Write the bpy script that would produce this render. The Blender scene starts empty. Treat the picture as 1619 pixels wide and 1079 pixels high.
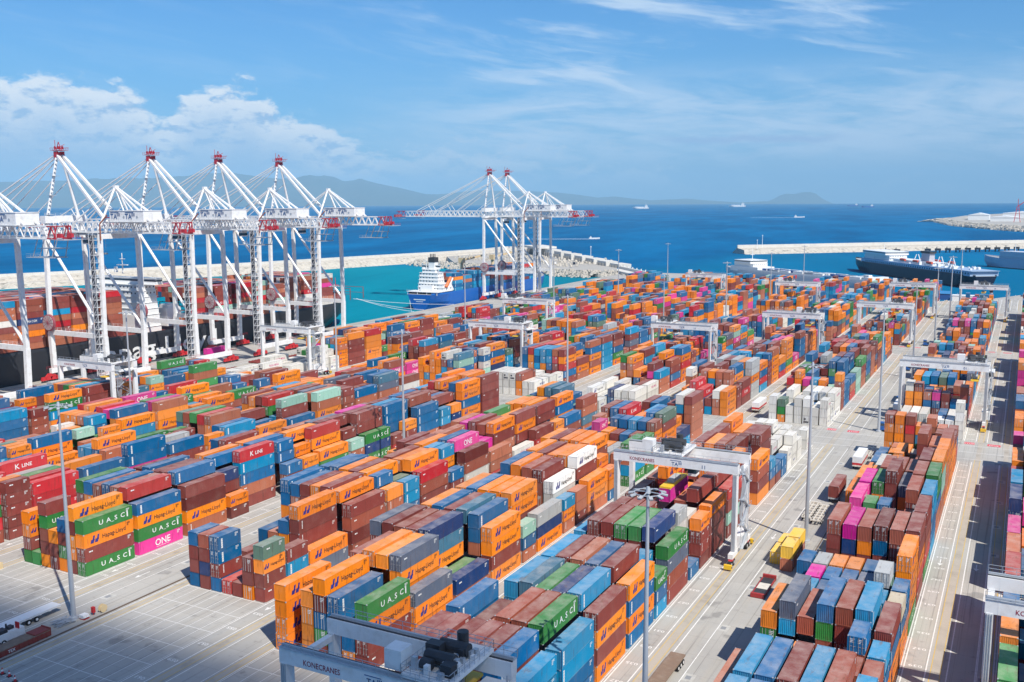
import bpy, math, random
from math import radians, sin, cos, pi, sqrt, atan2
from mathutils import Vector, Matrix
from mathutils.bvhtree import BVHTree
random.seed(11)
rnd = random.random
S = bpy.context.scene
COL = S.collection

# ---------------------------------------------------------------- camera
PITCH, ROLL, YAW, FPX, CAMZ = 0.14405479, -0.00485407, 0.48706236, 1531.565, 75.0
fw = Vector((-sin(YAW)*cos(PITCH), cos(YAW)*cos(PITCH), -sin(PITCH)))
r0 = Vector((cos(YAW), sin(YAW), 0)); u0 = r0.cross(fw)
rt = r0*cos(ROLL)+u0*sin(ROLL); up = -r0*sin(ROLL)+u0*cos(ROLL)
cam_d = bpy.data.cameras.new('camera'); cam = bpy.data.objects.new('camera', cam_d); COL.objects.link(cam)
cam.matrix_world = Matrix(((rt.x, up.x, -fw.x, 0), (rt.y, up.y, -fw.y, 0), (rt.z, up.z, -fw.z, CAMZ), (0, 0, 0, 1)))
cam_d.sensor_width = 36; cam_d.lens = 36*FPX/1619; cam_d.clip_start = 1; cam_d.clip_end = 200000
S.camera = cam

# ---------------------------------------------------------------- light
SUN_EL = 51.0
SUN_AZ = atan2(0.86, -0.51)            # measured from +Y towards +X
sd = Vector((sin(SUN_AZ)*cos(radians(SUN_EL)), cos(SUN_AZ)*cos(radians(SUN_EL)), sin(radians(SUN_EL))))
sl = bpy.data.lights.new('sun', 'SUN'); sl.energy = 5.0; sl.angle = radians(0.5); sl.color = (1, 0.94, 0.85)
so = bpy.data.objects.new('sun', sl); COL.objects.link(so)
so.rotation_euler = (-sd).to_track_quat('-Z', 'Y').to_euler()
S.view_settings.view_transform = 'Standard'; S.view_settings.look = 'None'
S.view_settings.exposure = 0.28; S.view_settings.gamma = 1; S.view_settings.use_curve_mapping = False

# ---------------------------------------------------------------- node helpers
class NT:
    def __init__(s, tree): s.t = tree; s.n = tree.nodes; s.l = tree.links
    def node(s, typ, ins={}, **kw):
        n = s.n.new(typ)
        for k, v in kw.items(): setattr(n, k, v)
        for k, v in ins.items():
            if hasattr(v, 'is_linked') or isinstance(v, bpy.types.NodeSocket): s.l.new(v, n.inputs[k])
            else: n.inputs[k].default_value = v
        return n
    def m(s, op, a, b=0.0, c=0.0, clamp=False):
        return s.node('ShaderNodeMath', {0: a, 1: b, 2: c}, operation=op, use_clamp=clamp).outputs[0]
    def ss(s, x, a, b):
        return s.node('ShaderNodeMapRange', {0: x, 1: a, 2: b, 3: 0.0, 4: 1.0}, interpolation_type='SMOOTHSTEP').outputs[0]
    def mix(s, f, a, b):
        n = s.node('ShaderNodeMix', {}, data_type='RGBA')
        for i, v in ((0, f), (6, a), (7, b)):
            if isinstance(v, bpy.types.NodeSocket): s.l.new(v, n.inputs[i])
            else: n.inputs[i].default_value = (tuple(v)+(1,))[:4] if i else v
        return n.outputs[2]
    def noise(s, vec, scale, detail=4, rough=.55):
        return s.node('ShaderNodeTexNoise', {'Vector': vec, 'Scale': scale, 'Detail': detail, 'Roughness': rough}).outputs[0]
    def comb(s, x, y, z=0.0): return s.node('ShaderNodeCombineXYZ', {0: x, 1: y, 2: z}).outputs[0]
    def sep(s, v): return s.node('ShaderNodeSeparateXYZ', {0: v}).outputs
    def ramp(s, f, stops):
        n = s.node('ShaderNodeValToRGB', {0: f}); e = n.color_ramp.elements
        while len(e) < len(stops): e.new(0.5)
        for i, (p, c) in enumerate(stops):
            e[i].position = p; e[i].color = (c, c, c, 1) if not isinstance(c, tuple) else c+(1,)
        return n.outputs[0]

# ---------------------------------------------------------------- world: sky and its clouds
W = bpy.data.worlds.new('World'); S.world = W; W.use_nodes = True
T = NT(W.node_tree); W.node_tree.nodes.clear()
sky = T.node('ShaderNodeTexSky', sky_type='NISHITA', sun_disc=False)
sky.sun_elevation = radians(SUN_EL); sky.sun_rotation = SUN_AZ
sky.altitude = 100; sky.air_density = 1.0; sky.dust_density = 0.35; sky.ozone_density = 3.0
d = T.sep(T.node('ShaderNodeTexCoord').outputs['Generated'])
az = T.m('MULTIPLY', T.m('ARCTAN2', d[0], d[1]), 57.2958)
el = T.m('MULTIPLY', T.m('ARCSINE', d[2]), 57.2958)
p = T.comb(az, el)
base = T.node('ShaderNodeHueSaturation', {'Color': sky.outputs[0], 'Saturation': 1.10, 'Value': 1.0}).outputs[0]
base = T.node('ShaderNodeMix', {0: 1.0, 6: base, 7: (0.37, 0.76, 1.06, 1)}, data_type='RGBA', blend_type='MULTIPLY').outputs[2]
# a pale but still blue low sky
low = T.ss(el, 14.0, -1.0)
base = T.mix(T.m('MULTIPLY', low, 0.75), base, (1.35, 3.3, 5.9))
# high thin cirrus, stretched along the wind
def warp(vec, sc, amt):
    n = T.node('ShaderNodeTexNoise', {'Vector': vec, 'Scale': sc, 'Detail': 3}).outputs[1]
    return T.node('ShaderNodeVectorMath', {0: vec, 1: T.node('ShaderNodeVectorMath', {0: n, 3: amt}, operation='SCALE').outputs[0]}, operation='ADD').outputs[0]
tilt = T.comb(T.m('MULTIPLY', T.m('ADD', az, T.m('MULTIPLY', el, 1.3)), .10), T.m('MULTIPLY', T.m('ADD', el, T.m('MULTIPLY', az, .13)), .55))
ci = T.noise(warp(tilt, 1.2, 1.0), 1.0, 9, .62)
ci_m = T.ss(az, -42.0, -24.0)
veil_v = T.m('MULTIPLY', T.ss(el, 1.0, 3.0), T.ss(el, 8.2, 5.0))
a1 = T.m('MULTIPLY', T.ss(ci, .47, .72), T.m('MULTIPLY', T.m('ADD', T.m('MULTIPLY', ci_m, .80), .15), T.ss(el, 0.8, 3.0)))
cj = T.noise(warp(T.comb(T.m('MULTIPLY', az, .09), T.m('MULTIPLY', el, .42)), .9, 1.4), 1.6, 9, .64)
a2 = T.m('MULTIPLY', T.ss(T.m('ADD', T.m('MULTIPLY', ci, .5), T.m('MULTIPLY', cj, .6)), .38, .66), T.m('MULTIPLY', veil_v, T.m('MULTIPLY', T.ss(az, -40.0, -26.0), .90)))
cir = T.m('MAXIMUM', a1, a2)
col = T.mix(T.m('MULTIPLY', cir, .95), base, (5.0, 6.3, 7.9))
# cumulus bank: its top edge as a function of azimuth
uu = T.m('DIVIDE', T.m('ADD', az, 60.0), 64.0, clamp=True)
tops = [(-60, 6.2), (-56, 6.8), (-51, 6.7), (-48.6, 5.8), (-46.8, 4.9), (-45.8, 6.4), (-42.6, 6.7), (-40.2, 5.3), (-38.2, 4.2), (-36.3, 2.9), (-32, 3.1), (-28, 2.9), (-26, 2.0), (-24.5, 1.5), (-23, 2.3), (-19.5, 2.4), (-17, 1.2), (0, .8)]
top = T.m('MULTIPLY', T.ramp(uu, [((a+60)/64, t/8) for a, t in tops]), 8.0)
q = T.comb(T.m('MULTIPLY', az, .42), T.m('MULTIPLY', el, .85))
n1 = T.noise(warp(q, 1.6, .5), 1.25, 10, .58)
n2 = T.noise(q, 4.0, 6, .6)
edge = T.m('ADD', T.m('SUBTRACT', top, el), T.m('MULTIPLY', T.m('SUBTRACT', n1, .5), 4.6))
ca = T.m('MULTIPLY', T.ss(edge, 0.1, 1.0), T.ss(el, 0.0, 1.8))
ca = T.m('MULTIPLY', ca, T.m('ADD', .50, T.m('MULTIPLY', T.ss(az, -33.0, -40.0), .50)))
# scattered low puffs between the bank and the right-hand veil
pf = T.noise(warp(T.comb(T.m('MULTIPLY', az, .55), T.m('MULTIPLY', el, 1.5)), 2.0, .6), 1.5, 9, .6)
pa = T.m('MULTIPLY', T.ss(pf, .50, .66), T.m('MULTIPLY', T.m('MULTIPLY', T.ss(el, .9, 1.8), T.ss(el, 4.6, 2.8)), T.m('MULTIPLY', T.ss(az, -60.0, -46.0), T.ss(az, -18.0, -27.0))))
col = T.mix(T.m('MULTIPLY', pa, .7), col, (5.2, 6.1, 7.3))
nl = T.noise(warp(T.comb(T.m('MULTIPLY', az, .42), T.m('MULTIPLY', T.m('ADD', el, .45), .85)), 1.6, .5), 1.25, 10, .58)
lit = T.m('MULTIPLY', T.ss(edge, 5.5, 0.4), T.ss(T.m('ADD', T.m('SUBTRACT', n1, nl), T.m('MULTIPLY', n2, .30)), -.02, .20), clamp=True)
ccol = T.mix(lit, (2.9, 4.5, 6.7), (7.4, 7.8, 8.2))
col = T.mix(ca, col, ccol)
# long dark streak low on the right
st = T.m('MULTIPLY', T.ss(T.m('ABSOLUTE', T.m('SUBTRACT', el, T.m('ADD', 3.35, T.m('MULTIPLY', T.m('SUBTRACT', T.noise(T.comb(az, 0.0), .5), .5), .9)))), .30, .02), T.m('MULTIPLY', T.ss(az, -20.8, -17.0), T.ss(az, -7.8, -11.5)))
col = T.mix(T.m('MULTIPLY', st, .75), col, (2.9, 4.1, 6.4))
bg = T.node('ShaderNodeBackground', {0: col, 1: 0.104})
T.l.new(bg.outputs[0], T.node('ShaderNodeOutputWorld').inputs[0])

# ---------------------------------------------------------------- projection helpers (photo pixels of a 1619 px wide frame, used for layout only)
def ray(x, y):
    v = rt*((x-809.5)/FPX)+up*(-(y-539.5)/FPX)+fw
    return v.normalized()
def gp(x, y, z=0.0):
    v = ray(x, y); t = (z-CAMZ)/v.z
    return Vector((v.x*t, v.y*t, z))

# ---------------------------------------------------------------- materials
MATS = {}
def mat(name, col=(.5, .5, .5), rough=.5, metal=0.0, dirt=0.0, dcol=(.12, .10, .08), scale=.6, bump=0.0, bscale=4.0, spec=.5):
    if name in MATS: return MATS[name]
    m = bpy.data.materials.new(name); m.use_nodes = True; MATS[name] = m
    t = NT(m.node_tree); b = m.node_tree.nodes['Principled BSDF']
    b.inputs['Roughness'].default_value = rough; b.inputs['Metallic'].default_value = metal
    b.inputs['Specular IOR Level'].default_value = spec
    pos = t.node('ShaderNodeNewGeometry').outputs['Position']
    n = t.noise(pos, scale, 6, .62)
    c = t.mix(t.m('MULTIPLY', t.ss(n, .44, .74), dirt), col, dcol)
    t.l.new(c, b.inputs['Base Color'])
    if bump:
        bn = t.node('ShaderNodeBump', {'Height': t.noise(pos, bscale, 5), 'Strength': bump, 'Distance': .3})
        t.l.new(bn.outputs[0], b.inputs['Normal'])
    return m

WHITE = mat('crane_white', (.80, .80, .79), .45, 0, .34, (.44, .38, .31), .55)
GREYP = mat('grey_paint', (.42, .44, .46), .5, 0, .3, (.25, .22, .2), .8)
GALV = mat('galvanised_steel', (.50, .53, .56), .42, .35, .25, (.30, .32, .34), .5)
DARK = mat('dark_machinery', (.035, .037, .042), .55, 0, .3, (.10, .09, .08), 1.2)
STSR = mat('faded_crimson', (.46, .025, .04), .5, 0, .3, (.2, .04, .04), .8)
RED = mat('crane_red', (.52, .025, .03), .45, 0, .25, (.25, .03, .03), .8)
YEL = mat('safety_yellow', (.78, .48, .02), .45, 0, .3, (.4, .3, .1), .8)
RUB = mat('rubber', (.018, .018, .02), .8)
GLASS = mat('window_glass', (.03, .05, .07), .12, 0, 0, spec=.8)
BLUEP = mat('blue_paint', (.015, .10, .34), .45, 0, .2, (.1, .12, .16), .5)
CONC = mat('concrete', (.40, .38, .34), .85, 0, .4, (.27, .25, .22), .08, .1, 3)
ROCK = mat('armour_rock', (.50, .46, .39), .9, 0, .55, (.26, .23, .19), .25, .6, .8)
TXTR = mat('dark_red_lettering', (.30, .02, .045), .5)
TXTB = mat('blue_lettering', (.02, .09, .25), .5)
TXTK = mat('black_lettering', (.02, .02, .022), .5)
PAINTW = mat('white_line_paint', (.74, .73, .70), .7, 0, .5, (.42, .40, .36), 1.3)
PAINTY = mat('yellow_line_paint', (.62, .42, .09), .7, 0, .5, (.40, .34, .22), 1.0)
PAINTR = mat('red_line_paint', (.62, .05, .08), .7, 0, .4, (.42, .25, .22), 1.0)

# ---------------------------------------------------------------- mesh builder
class MB:
    def __init__(s): s.v = []; s.f = []; s.m = []; s.c = []
    def add(s, vs, fs, mi=0, c=None):
        o = len(s.v); s.v += vs
        for f in fs: s.f.append([i+o for i in f]); s.m.append(mi); s.c.append(c)
    def box(s, x0, x1, y0, y1, z0, z1, mi=0, c=None, skip=()):
        vs = [(x0, y0, z0), (x1, y0, z0), (x1, y1, z0), (x0, y1, z0), (x0, y0, z1), (x1, y0, z1), (x1, y1, z1), (x0, y1, z1)]
        fs = {'b': [0, 3, 2, 1], 't': [4, 5, 6, 7], 'f': [0, 1, 5, 4], 'r': [1, 2, 6, 5], 'k': [2, 3, 7, 6], 'l': [3, 0, 4, 7]}
        s.add(vs, [fs[k] for k in 'btfrkl' if k not in skip], mi, c)
    def beam(s, a, b, w, h=None, mi=0, c=None, upv=(0, 0, 1)):
        h = h or w; a = Vector(a); b = Vector(b); d = (b-a).normalized(); U = Vector(upv)
        if abs(d.dot(U)) > .98: U = Vector((0, 1, 0))
        sx = d.cross(U).normalized()*w/2; sz = sx.cross(d).normalized()*h/2
        vs = [tuple(p+i*sx+j*sz) for p in (a, b) for i, j in ((-1, -1), (1, -1), (1, 1), (-1, 1))]
        s.add(vs, [[0, 1, 2, 3][::-1], [4, 5, 6, 7], [0, 1, 5, 4], [1, 2, 6, 5], [2, 3, 7, 6], [3, 0, 4, 7]], mi, c)
    def tube(s, a, b, r, r2=None, n=8, mi=0, c=None, caps=True):
        r2 = r if r2 is None else r2; a = Vector(a); b = Vector(b); d = (b-a).normalized()
        U = Vector((0, 0, 1)) if abs(d.z) < .95 else Vector((0, 1, 0))
        x = d.cross(U).normalized(); y = x.cross(d)
        vs = [tuple(p+rr*(cos(2*pi*i/n)*x+sin(2*pi*i/n)*y)) for p, rr in ((a, r), (b, r2)) for i in range(n)]
        fs = [[i, (i+1) % n, n+(i+1) % n, n+i] for i in range(n)]
        if caps: fs += [list(range(n))[::-1], list(range(n, 2*n))]
        s.add(vs, fs, mi, c)
    def prism(s, pts, a, b, mi=0, c=None, axis='z'):
        n = len(pts)
        g = {'z': lambda p, t: (p[0], p[1], t), 'y': lambda p, t: (p[0], t, p[1]), 'x': lambda p, t: (t, p[0], p[1])}[axis]
        vs = [g(p, a) for p in pts]+[g(p, b) for p in pts]
        fs = [[i, (i+1) % n, n+(i+1) % n, n+i] for i in range(n)]+[list(range(n))[::-1], list(range(n, 2*n))]
        s.add(vs, fs, mi, c)
    def text(s, txt, org, xa, ya, size, mi=0, c=None, center=True, cond=1.0):
        vs, fs, w = text_geo(txt)
        o = Vector(org); X = Vector(xa).normalized(); Y = Vector(ya).normalized(); dx = -w/2 if center else 0
        s.add([tuple(o+X*((x+dx)*size*cond)+Y*(y*size)) for x, y in vs], fs, mi, c)
        return w*size*cond
    def rail(s, a, b, h=1.1, step=2.5, t=.05, mi=0):
        a = Vector(a); b = Vector(b); L = (b-a).length; n = max(1, int(L/step)); z = Vector((0, 0, 1))
        for hh in (h, h*.5): s.beam(a+z*hh, b+z*hh, t, t, mi)
        for i in range(n+1):
            q = a.lerp(b, i/n); s.beam(q, q+z*h, t, t, mi)
    def mesh(s, name, mats, smooth=False, attr=False):
        me = bpy.data.meshes.new(name); me.from_pydata(s.v, [], s.f)
        for m in (mats if isinstance(mats, (list, tuple)) else [mats]): me.materials.append(m)
        me.polygons.foreach_set('material_index', s.m)
        if smooth: me.polygons.foreach_set('use_smooth', [True]*len(s.f))
        if attr:
            at = me.color_attributes.new('paint', 'FLOAT_COLOR', 'CORNER'); buf = []
            for f, c in zip(s.f, s.c): buf += list(c+(1,))*len(f)
            at.data.foreach_set('color', buf)
        me.update(); return me
    def build(s, name, mats, parent=None, loc=None, rz=0, smooth=False, attr=False):
        o = bpy.data.objects.new(name, s.mesh(name, mats, smooth, attr)); COL.objects.link(o)
        if parent: o.parent = parent
        if loc: o.location = loc
        if rz: o.rotation_euler.z = rz
        return o
_TG = {}
def text_geo(txt):
    if txt in _TG: return _TG[txt]
    cu = bpy.data.curves.new('glyphs', 'FONT'); cu.body = txt; cu.size = 1; cu.resolution_u = 2; cu.fill_mode = 'FRONT'; cu.offset = .012
    o = bpy.data.objects.new('glyphs', cu); COL.objects.link(o)
    me = bpy.data.meshes.new_from_object(o.evaluated_get(bpy.context.evaluated_depsgraph_get()))
    vs = [(v.co.x, v.co.y) for v in me.vertices]; fs = []
    for p_ in me.polygons:
        ix = list(p_.vertices)
        if p_.normal.z < 0: ix.reverse()
        fs.append(ix)
    xs = [v[0] for v in vs]; x0 = min(xs); w = max(xs)-x0
    vs = [(x-x0, y) for x, y in vs]
    bpy.data.objects.remove(o); bpy.data.curves.remove(cu); bpy.data.meshes.remove(me)
    _TG[txt] = (vs, fs, w); return _TG[txt]
def tag(o, label=None, cat=None, group=None, kind=None):
    for k, v in (('label', label), ('category', cat), ('group', group), ('kind', kind)):
        if v: o[k] = v
    return o
def empty(name, loc, label, cat, group=None, rz=0):
    o = bpy.data.objects.new(name, None); COL.objects.link(o); o.location = loc; o.rotation_euler.z = rz; o.empty_display_size = 1
    return tag(o, label, cat, group)
KIDS = {}
def copy_tree(o, parent=None):
    if not KIDS:
        pass
    c = o.copy(); COL.objects.link(c)
    if parent: c.parent = parent
    for ch in [x for x in list(o.children)]: copy_tree(ch, c)
    return c
# ================================================================ SEA, LAND, GROUND
SEAZ = -2.6; RE = 7.43e6
def struct(o, kind='structure'): o['kind'] = kind; return o
m = bpy.data.materials.new('sea_water'); m.use_nodes = True; t = NT(m.node_tree); b = m.node_tree.nodes['Principled BSDF']
pos = t.node('ShaderNodeNewGeometry').outputs['Position']; ps = t.sep(pos)
# sheltered, shallow basin is turquoise: distance from its outline
bx = t.m('MULTIPLY', t.ss(ps[0], -900.0, -800.0), t.ss(ps[0], -330.0, -368.0))
by = t.m('MULTIPLY', t.ss(ps[1], 100.0, 260.0), t.ss(ps[1], 1085.0, 900.0))
ins = t.m('MULTIPLY', bx, by)
diag = t.ss(t.m('ADD', ps[1], t.m('MULTIPLY', ps[0], -0.0)), 1150.0, 900.0)
nz = t.noise(t.comb(t.m('ADD', t.m('MULTIPLY', ps[0], .0055), t.m('MULTIPLY', ps[1], .0012)), t.m('MULTIPLY', ps[1], .0016)), 1.0, 9, .66)
deep = t.mix(t.ss(nz, .34, .68), (.0, .080, .205), (.0, .14, .325))
turq = t.mix(t.ss(nz, .35, .65), (.0, .165, .235), (.0, .225, .30))
hb = t.m('MULTIPLY', t.ss(ps[1], 1700.0, 1300.0), t.ss(ps[0], -420.0, -300.0))
c0 = t.mix(t.m('MULTIPLY', hb, .55), deep, (.0, .15, .27))
c = t.mix(ins, c0, turq)
t.l.new(c, b.inputs['Base Color'])
b.inputs['Roughness'].default_value = .9; b.inputs['Specular IOR Level'].default_value = 0.0
w1 = t.noise(t.node('ShaderNodeMapping', {'Vector': pos, 'Scale': (.10, .035, .1), 'Rotation': (0, 0, .5)}).outputs[0], 1.0, 5, .6)
w2 = t.noise(pos, .6, 4, .6)
bn = t.node('ShaderNodeBump', {'Height': t.m('ADD', w1, t.m('MULTIPLY', w2, .12)), 'Strength': .6, 'Distance': 1.4})
t.l.new(bn.outputs[0], b.inputs['Normal']); SEA = m
gl = t.node('ShaderNodeBsdfGlossy', {'Color': (.8, .9, 1, 1), 'Roughness': .32}); t.l.new(bn.outputs[0], gl.inputs['Normal'])
fr = t.node('ShaderNodeLayerWeight', {'Blend': .25}); mx = t.node('ShaderNodeMixShader', {0: t.m('ADD', .006, t.m('MULTIPLY', fr.outputs[1], .035))}); t.l.new(b.outputs[0], mx.inputs[1]); t.l.new(gl.outputs[0], mx.inputs[2]); t.l.new(mx.outputs[0], m.node_tree.nodes['Material Output'].inputs[0])
mb = MB(); rs = [0]
r = 60.0
while r < 44000: rs.append(r); r *= 1.13
NS = 160
vs = [(0, 0, SEAZ)]; fs = []
for r in rs[1:]:
    for i in range(NS): vs.append((r*cos(2*pi*i/NS), r*sin(2*pi*i/NS), SEAZ-r*r/(2*RE)))
for i in range(NS): fs.append([0, 1+i, 1+(i+1) % NS])
for k in range(len(rs)-2):
    for i in range(NS):
        a = 1+k*NS+i; b_ = 1+k*NS+(i+1) % NS; fs.append([a, a+NS, b_+NS, b_])
mb.add(vs, fs); struct(mb.build('water', SEA, smooth=True))

# terminal ground
m = bpy.data.materials.new('yard_paving'); m.use_nodes = True; t = NT(m.node_tree); b = m.node_tree.nodes['Principled BSDF']
pos = t.node('ShaderNodeNewGeometry').outputs['Position']; ps = t.sep(pos)
n1 = t.noise(pos, .045, 7, .6); n2 = t.noise(pos, .5, 6, .65); n3 = t.noise(t.comb(t.m('MULTIPLY', ps[0], .8), t.m('MULTIPLY', ps[1], .03)), 1.0, 5, .6)
c = t.mix(t.ss(n1, .35, .68), (.43, .415, .38), (.36, .35, .325))
c = t.mix(t.m('MULTIPLY', t.ss(n3, .45, .72), .38), c, (.42, .375, .30))
wn = t.node('ShaderNodeTexWhiteNoise', {'Vector': t.comb(t.m('FLOOR', t.m('DIVIDE', ps[0], 6.1)), t.m('FLOOR', t.m('DIVIDE', ps[1], 6.75)))}).outputs[0]
c = t.mix(t.m('MULTIPLY', t.ss(wn, .72, 1.0), .30), c, (.30, .285, .26))
n4 = t.noise(t.comb(t.m('MULTIPLY', ps[0], 2.2), t.m('MULTIPLY', ps[1], .018)), 1.0, 4, .6)
c = t.mix(t.m('MULTIPLY', t.ss(n4, .53, .66), .50), c, (.17, .16, .145))
c = t.mix(t.m('MULTIPLY', t.ss(n2, .56, .74), .65), c, (.21, .20, .185))
n5 = t.noise(pos, .16, 3, .5); c = t.mix(t.m('MULTIPLY', t.ss(n5, .62, .70), .50), c, (.15, .145, .14))
# slab joints every 6.75 m
jy = t.m('ABSOLUTE', t.m('SUBTRACT', t.m('FRACT', t.m('DIVIDE', ps[1], 6.75)), .5))
jx = t.m('ABSOLUTE', t.m('SUBTRACT', t.m('FRACT', t.m('DIVIDE', ps[0], 6.1)), .5))
j = t.m('MAXIMUM', t.ss(jx, .489, .496), t.ss(jy, .489, .496))
c = t.mix(t.m('MULTIPLY', j, .35), c, (.2, .19, .17))
t.l.new(c, b.inputs['Base Color']); b.inputs['Roughness'].default_value = .9
bn = t.node('ShaderNodeBump', {'Height': n2, 'Strength': .2, 'Distance': .1}); t.l.new(bn.outputs[0], b.inputs['Normal'])
PAVE = m
land = [(-365, -260), (900, -260), (900, 1050), (60, 1000), (12, 880), (-20, 812), (-60, 770), (-100, 838), (-190, 905), (-262, 955), (-300, 960), (-365, 958)]
mb = MB(); mb.prism(land, -6, 0); struct(mb.build('ground', [PAVE]))
mb = MB(); mb.box(-365.6, -364.2, -260, 958.5, -4, .35); mb.box(-366.3, -365.6, -250, 950, -2.3, -.5, 1)
struct(mb.build('quay_edge', [CONC, RUB]))

# yard layout: right faces of the seven-wide container blocks
XR = dict(R0=19.4, R1=-13.9, M=-55.0, L=-88.8, B2=-122.8, B3=-163.8, B4=-197.7, B5=-231.8, B6=-272.8)
BLK = list(XR)
Y0, TEU, ROWP = 124.8, 6.75, 2.795
ys = lambda k: Y0+TEU*k
SEGS = [(-4, 26), (30, 56), (60, 86), (90, 101)]
mb = MB(); Z = .012
def ln(x0, x1, y0, y1, mi=0, z=Z): mb.add([(x0, y0, z), (x1, y0, z), (x1, y1, z), (x0, y1, z)], [[0, 1, 2, 3]], mi)
def lx(x, y0, y1, w=.16, mi=0): ln(x-w/2, x+w/2, y0, y1, mi)
for bi, bk in enumerate(BLK):
    xr = XR[bk]; xl = xr-19.2
    for (k0, k1) in SEGS:
        a, e = ys(k0)-.3, ys(k1)+.1
        if k0 == -4: a = ys(-12)
        for dx, mi, w in ((.62, 0, .2), (3.9, 0, .2), (4.6, 1, .13), (6.05, 1, .13), (7.0, 0, .2)):
            lx(xr+dx, a-(0 if mi == 0 else 0), e+(3 if mi else 0), w, mi)
        if bk in ('R1', 'M', 'B3', 'B6', 'R0'): lx(xr+11.0, a, e, .18)
        for dx, mi in ((-.55, 0), (-.85, 1), (-2.25, 1), (-2.9, 0)):
            if bk != 'B6' or dx > -4: lx(xl+dx, a, e, .14, mi)
        # cell grid
        for i in range(8): lx(xl-.17+i*ROWP, a, e, .11)
        for k in range(k0 if k0 > 0 else -12, k1+1): ln(xl-.5, xr+.6, ys(k)-.30, ys(k)-.18, 0, Z+.004)
        # slot numbers painted upside down beside each slot
        if k0 < 60:
            num = {'R0': 1, 'R1': 57, 'M': 47, 'L': 61, 'B2': 61, 'B3': 59, 'B4': 57, 'B5': 57, 'B6': 57}[bk]
            for k in range(-12 if k0 < 0 else k0, k1):
                n_ = abs(num-2*(k+4)) if k0 < 0 else 57-2*(k-k0)
                mb.text('%03d' % max(1, n_), (xr+2.25, ys(k)+3.0, Z+.004), (-1, 0, 0), (0, -1, 0), 1.15, 0, cond=1.25)
        if k0 > 0 and k0 < 90:      # stop boxes where lanes meet the cross road
            for dx, w in ((2.2, 2.9), (9.0, 3.6)):
                if dx > 7 and bk not in ('R1', 'M', 'B3', 'B6'): continue
                yb = ys(k0)-4.6
                ln(xr+dx-w/2, xr+dx+w/2, yb, yb+2.6, 2, Z+.002)
                mb.text('STOP', (xr+dx, yb+.6, Z+.006), (1, 0, 0), (0, 1, 0), 1.5, 0, cond=.8)
        # arrows
        for yy in (ys(k0+5), ys(k0+17)):
            for dx in ((2.2, 9.0) if bk in ('R1', 'M', 'B3') else (2.2,)):
                x = xr+dx; lx(x, yy-1.2, yy+1.5, .22)
                mb.add([(x-.55, yy-1.0, Z), (x, yy-2.4, Z), (x+.55, yy-1.0, Z)], [[0, 1, 2]], 0)
        # sensor patches beside the lane
    if bk in ('R1', 'M', 'B3'):
        for k in range(-4, 26, 3):
            x, y = xr+11.9, ys(k)+2.2
            ln(x-1.0, x+1.0, y-1.3, y+1.3, 3, Z-.004); ln(x-.45, x+.45, y-.6, y+.6, 4, Z)
for yc in (ys(26)+3.5, ys(26)+12.0, ys(26)+20.5, ys(56)+4, ys(56)+12, ys(56)+20):
    ln(-292, 20, yc-.1, yc+.1, 0, Z-.004)
# quay apron crane rails and hatching
for x in (-361.5, -329.0): lx(x, -200, 940, .3, 5)
for x in (-326, -322, -318, -314, -310): lx(x, -60, 930, .18, 0 if x != -318 else 1)
for i in range(40):
    y = 150+i*7.5; mb.beam((-308, y, Z), (-302, y+5, Z), .2, .004, 2)
lx(-308.3, 150, 450, .2, 2); lx(-301.7, 150, 455, .2, 2)
struct(mb.build('lane_markings', [PAINTW, PAINTY, PAINTR, mat('patch_light', (.5, .49, .45), .8, 0, .4), mat('patch_dark', (.25, .26, .27), .8), mat('rail_steel', (.12, .11, .1), .5, .5)]))
# kerbed strips between block groups
mb = MB()
for x0, x1 in ((-156.0, -145.6),):
    pass
mb.box(-145.9, -145.5, -100, ys(26), 0, .12); mb.box(-36.2, -35.9, 60, ys(26)-30, 0, .02)
struct(mb.build('kerb', [mat('rusty_drain', (.12, .085, .06), .8, 0, .5, (.25, .2, .15))]))
mb = MB()
for bk in BLK:
    xr = XR[bk]
    ln2 = [(xr+4.68, ys(-12), .006), (xr+5.97, ys(-12), .006), (xr+5.97, ys(101), .006), (xr+4.68, ys(101), .006)]
    mb.add(ln2, [[0, 1, 2, 3]], 0)
    x = xr-19.2
    mb.add([(x-2.17, ys(-12), .006), (x-.93, ys(-12), .006), (x-.93, ys(101), .006), (x-2.17, ys(101), .006)], [[0, 1, 2, 3]], 0)
struct(mb.build('wheel_runway', [mat('runway_concrete', (.42, .38, .32), .85, 0, .6, (.26, .23, .19), .25)]))
# ================================================================ CONTAINERS
CC = dict(O=(.86, .22, .006), o=(.80, .24, .025), G=(.025, .20, .04), g=(.05, .25, .07), B=(.0, .118, .29), b=(.004, .25, .47),
          N=(.008, .04, .15), n=(.10, .13, .19), M=(.225, .045, .036), m=(.30, .075, .045), T=(.43, .135, .07), D=(.15, .025, .02),
          P=(.66, .045, .26), p=(.60, .012, .27), R=(.52, .018, .028), r=(.46, .04, .035), W=(.68, .66, .60), w=(.76, .75, .71),
          Y=(.40, .42, .42), A=(.30, .52, .42), C=(.58, .50, .36), E=(.10, .19, .14), S=(.05, .16, .24), k=(.75, .45, .02), H=(.015, .11, .26))
CN = dict(O='orange', o='plain orange', G='green', g='plain green', B='blue', b='light blue', N='navy', n='slate', M='maroon', m='brown', T='terracotta', D='dark maroon',
          P='pink', p='magenta', R='red', r='plain red', W='white', w='bright white', Y='grey', A='mint', C='cream', E='dark green', S='teal', k='yellow', H='dull blue')
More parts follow.
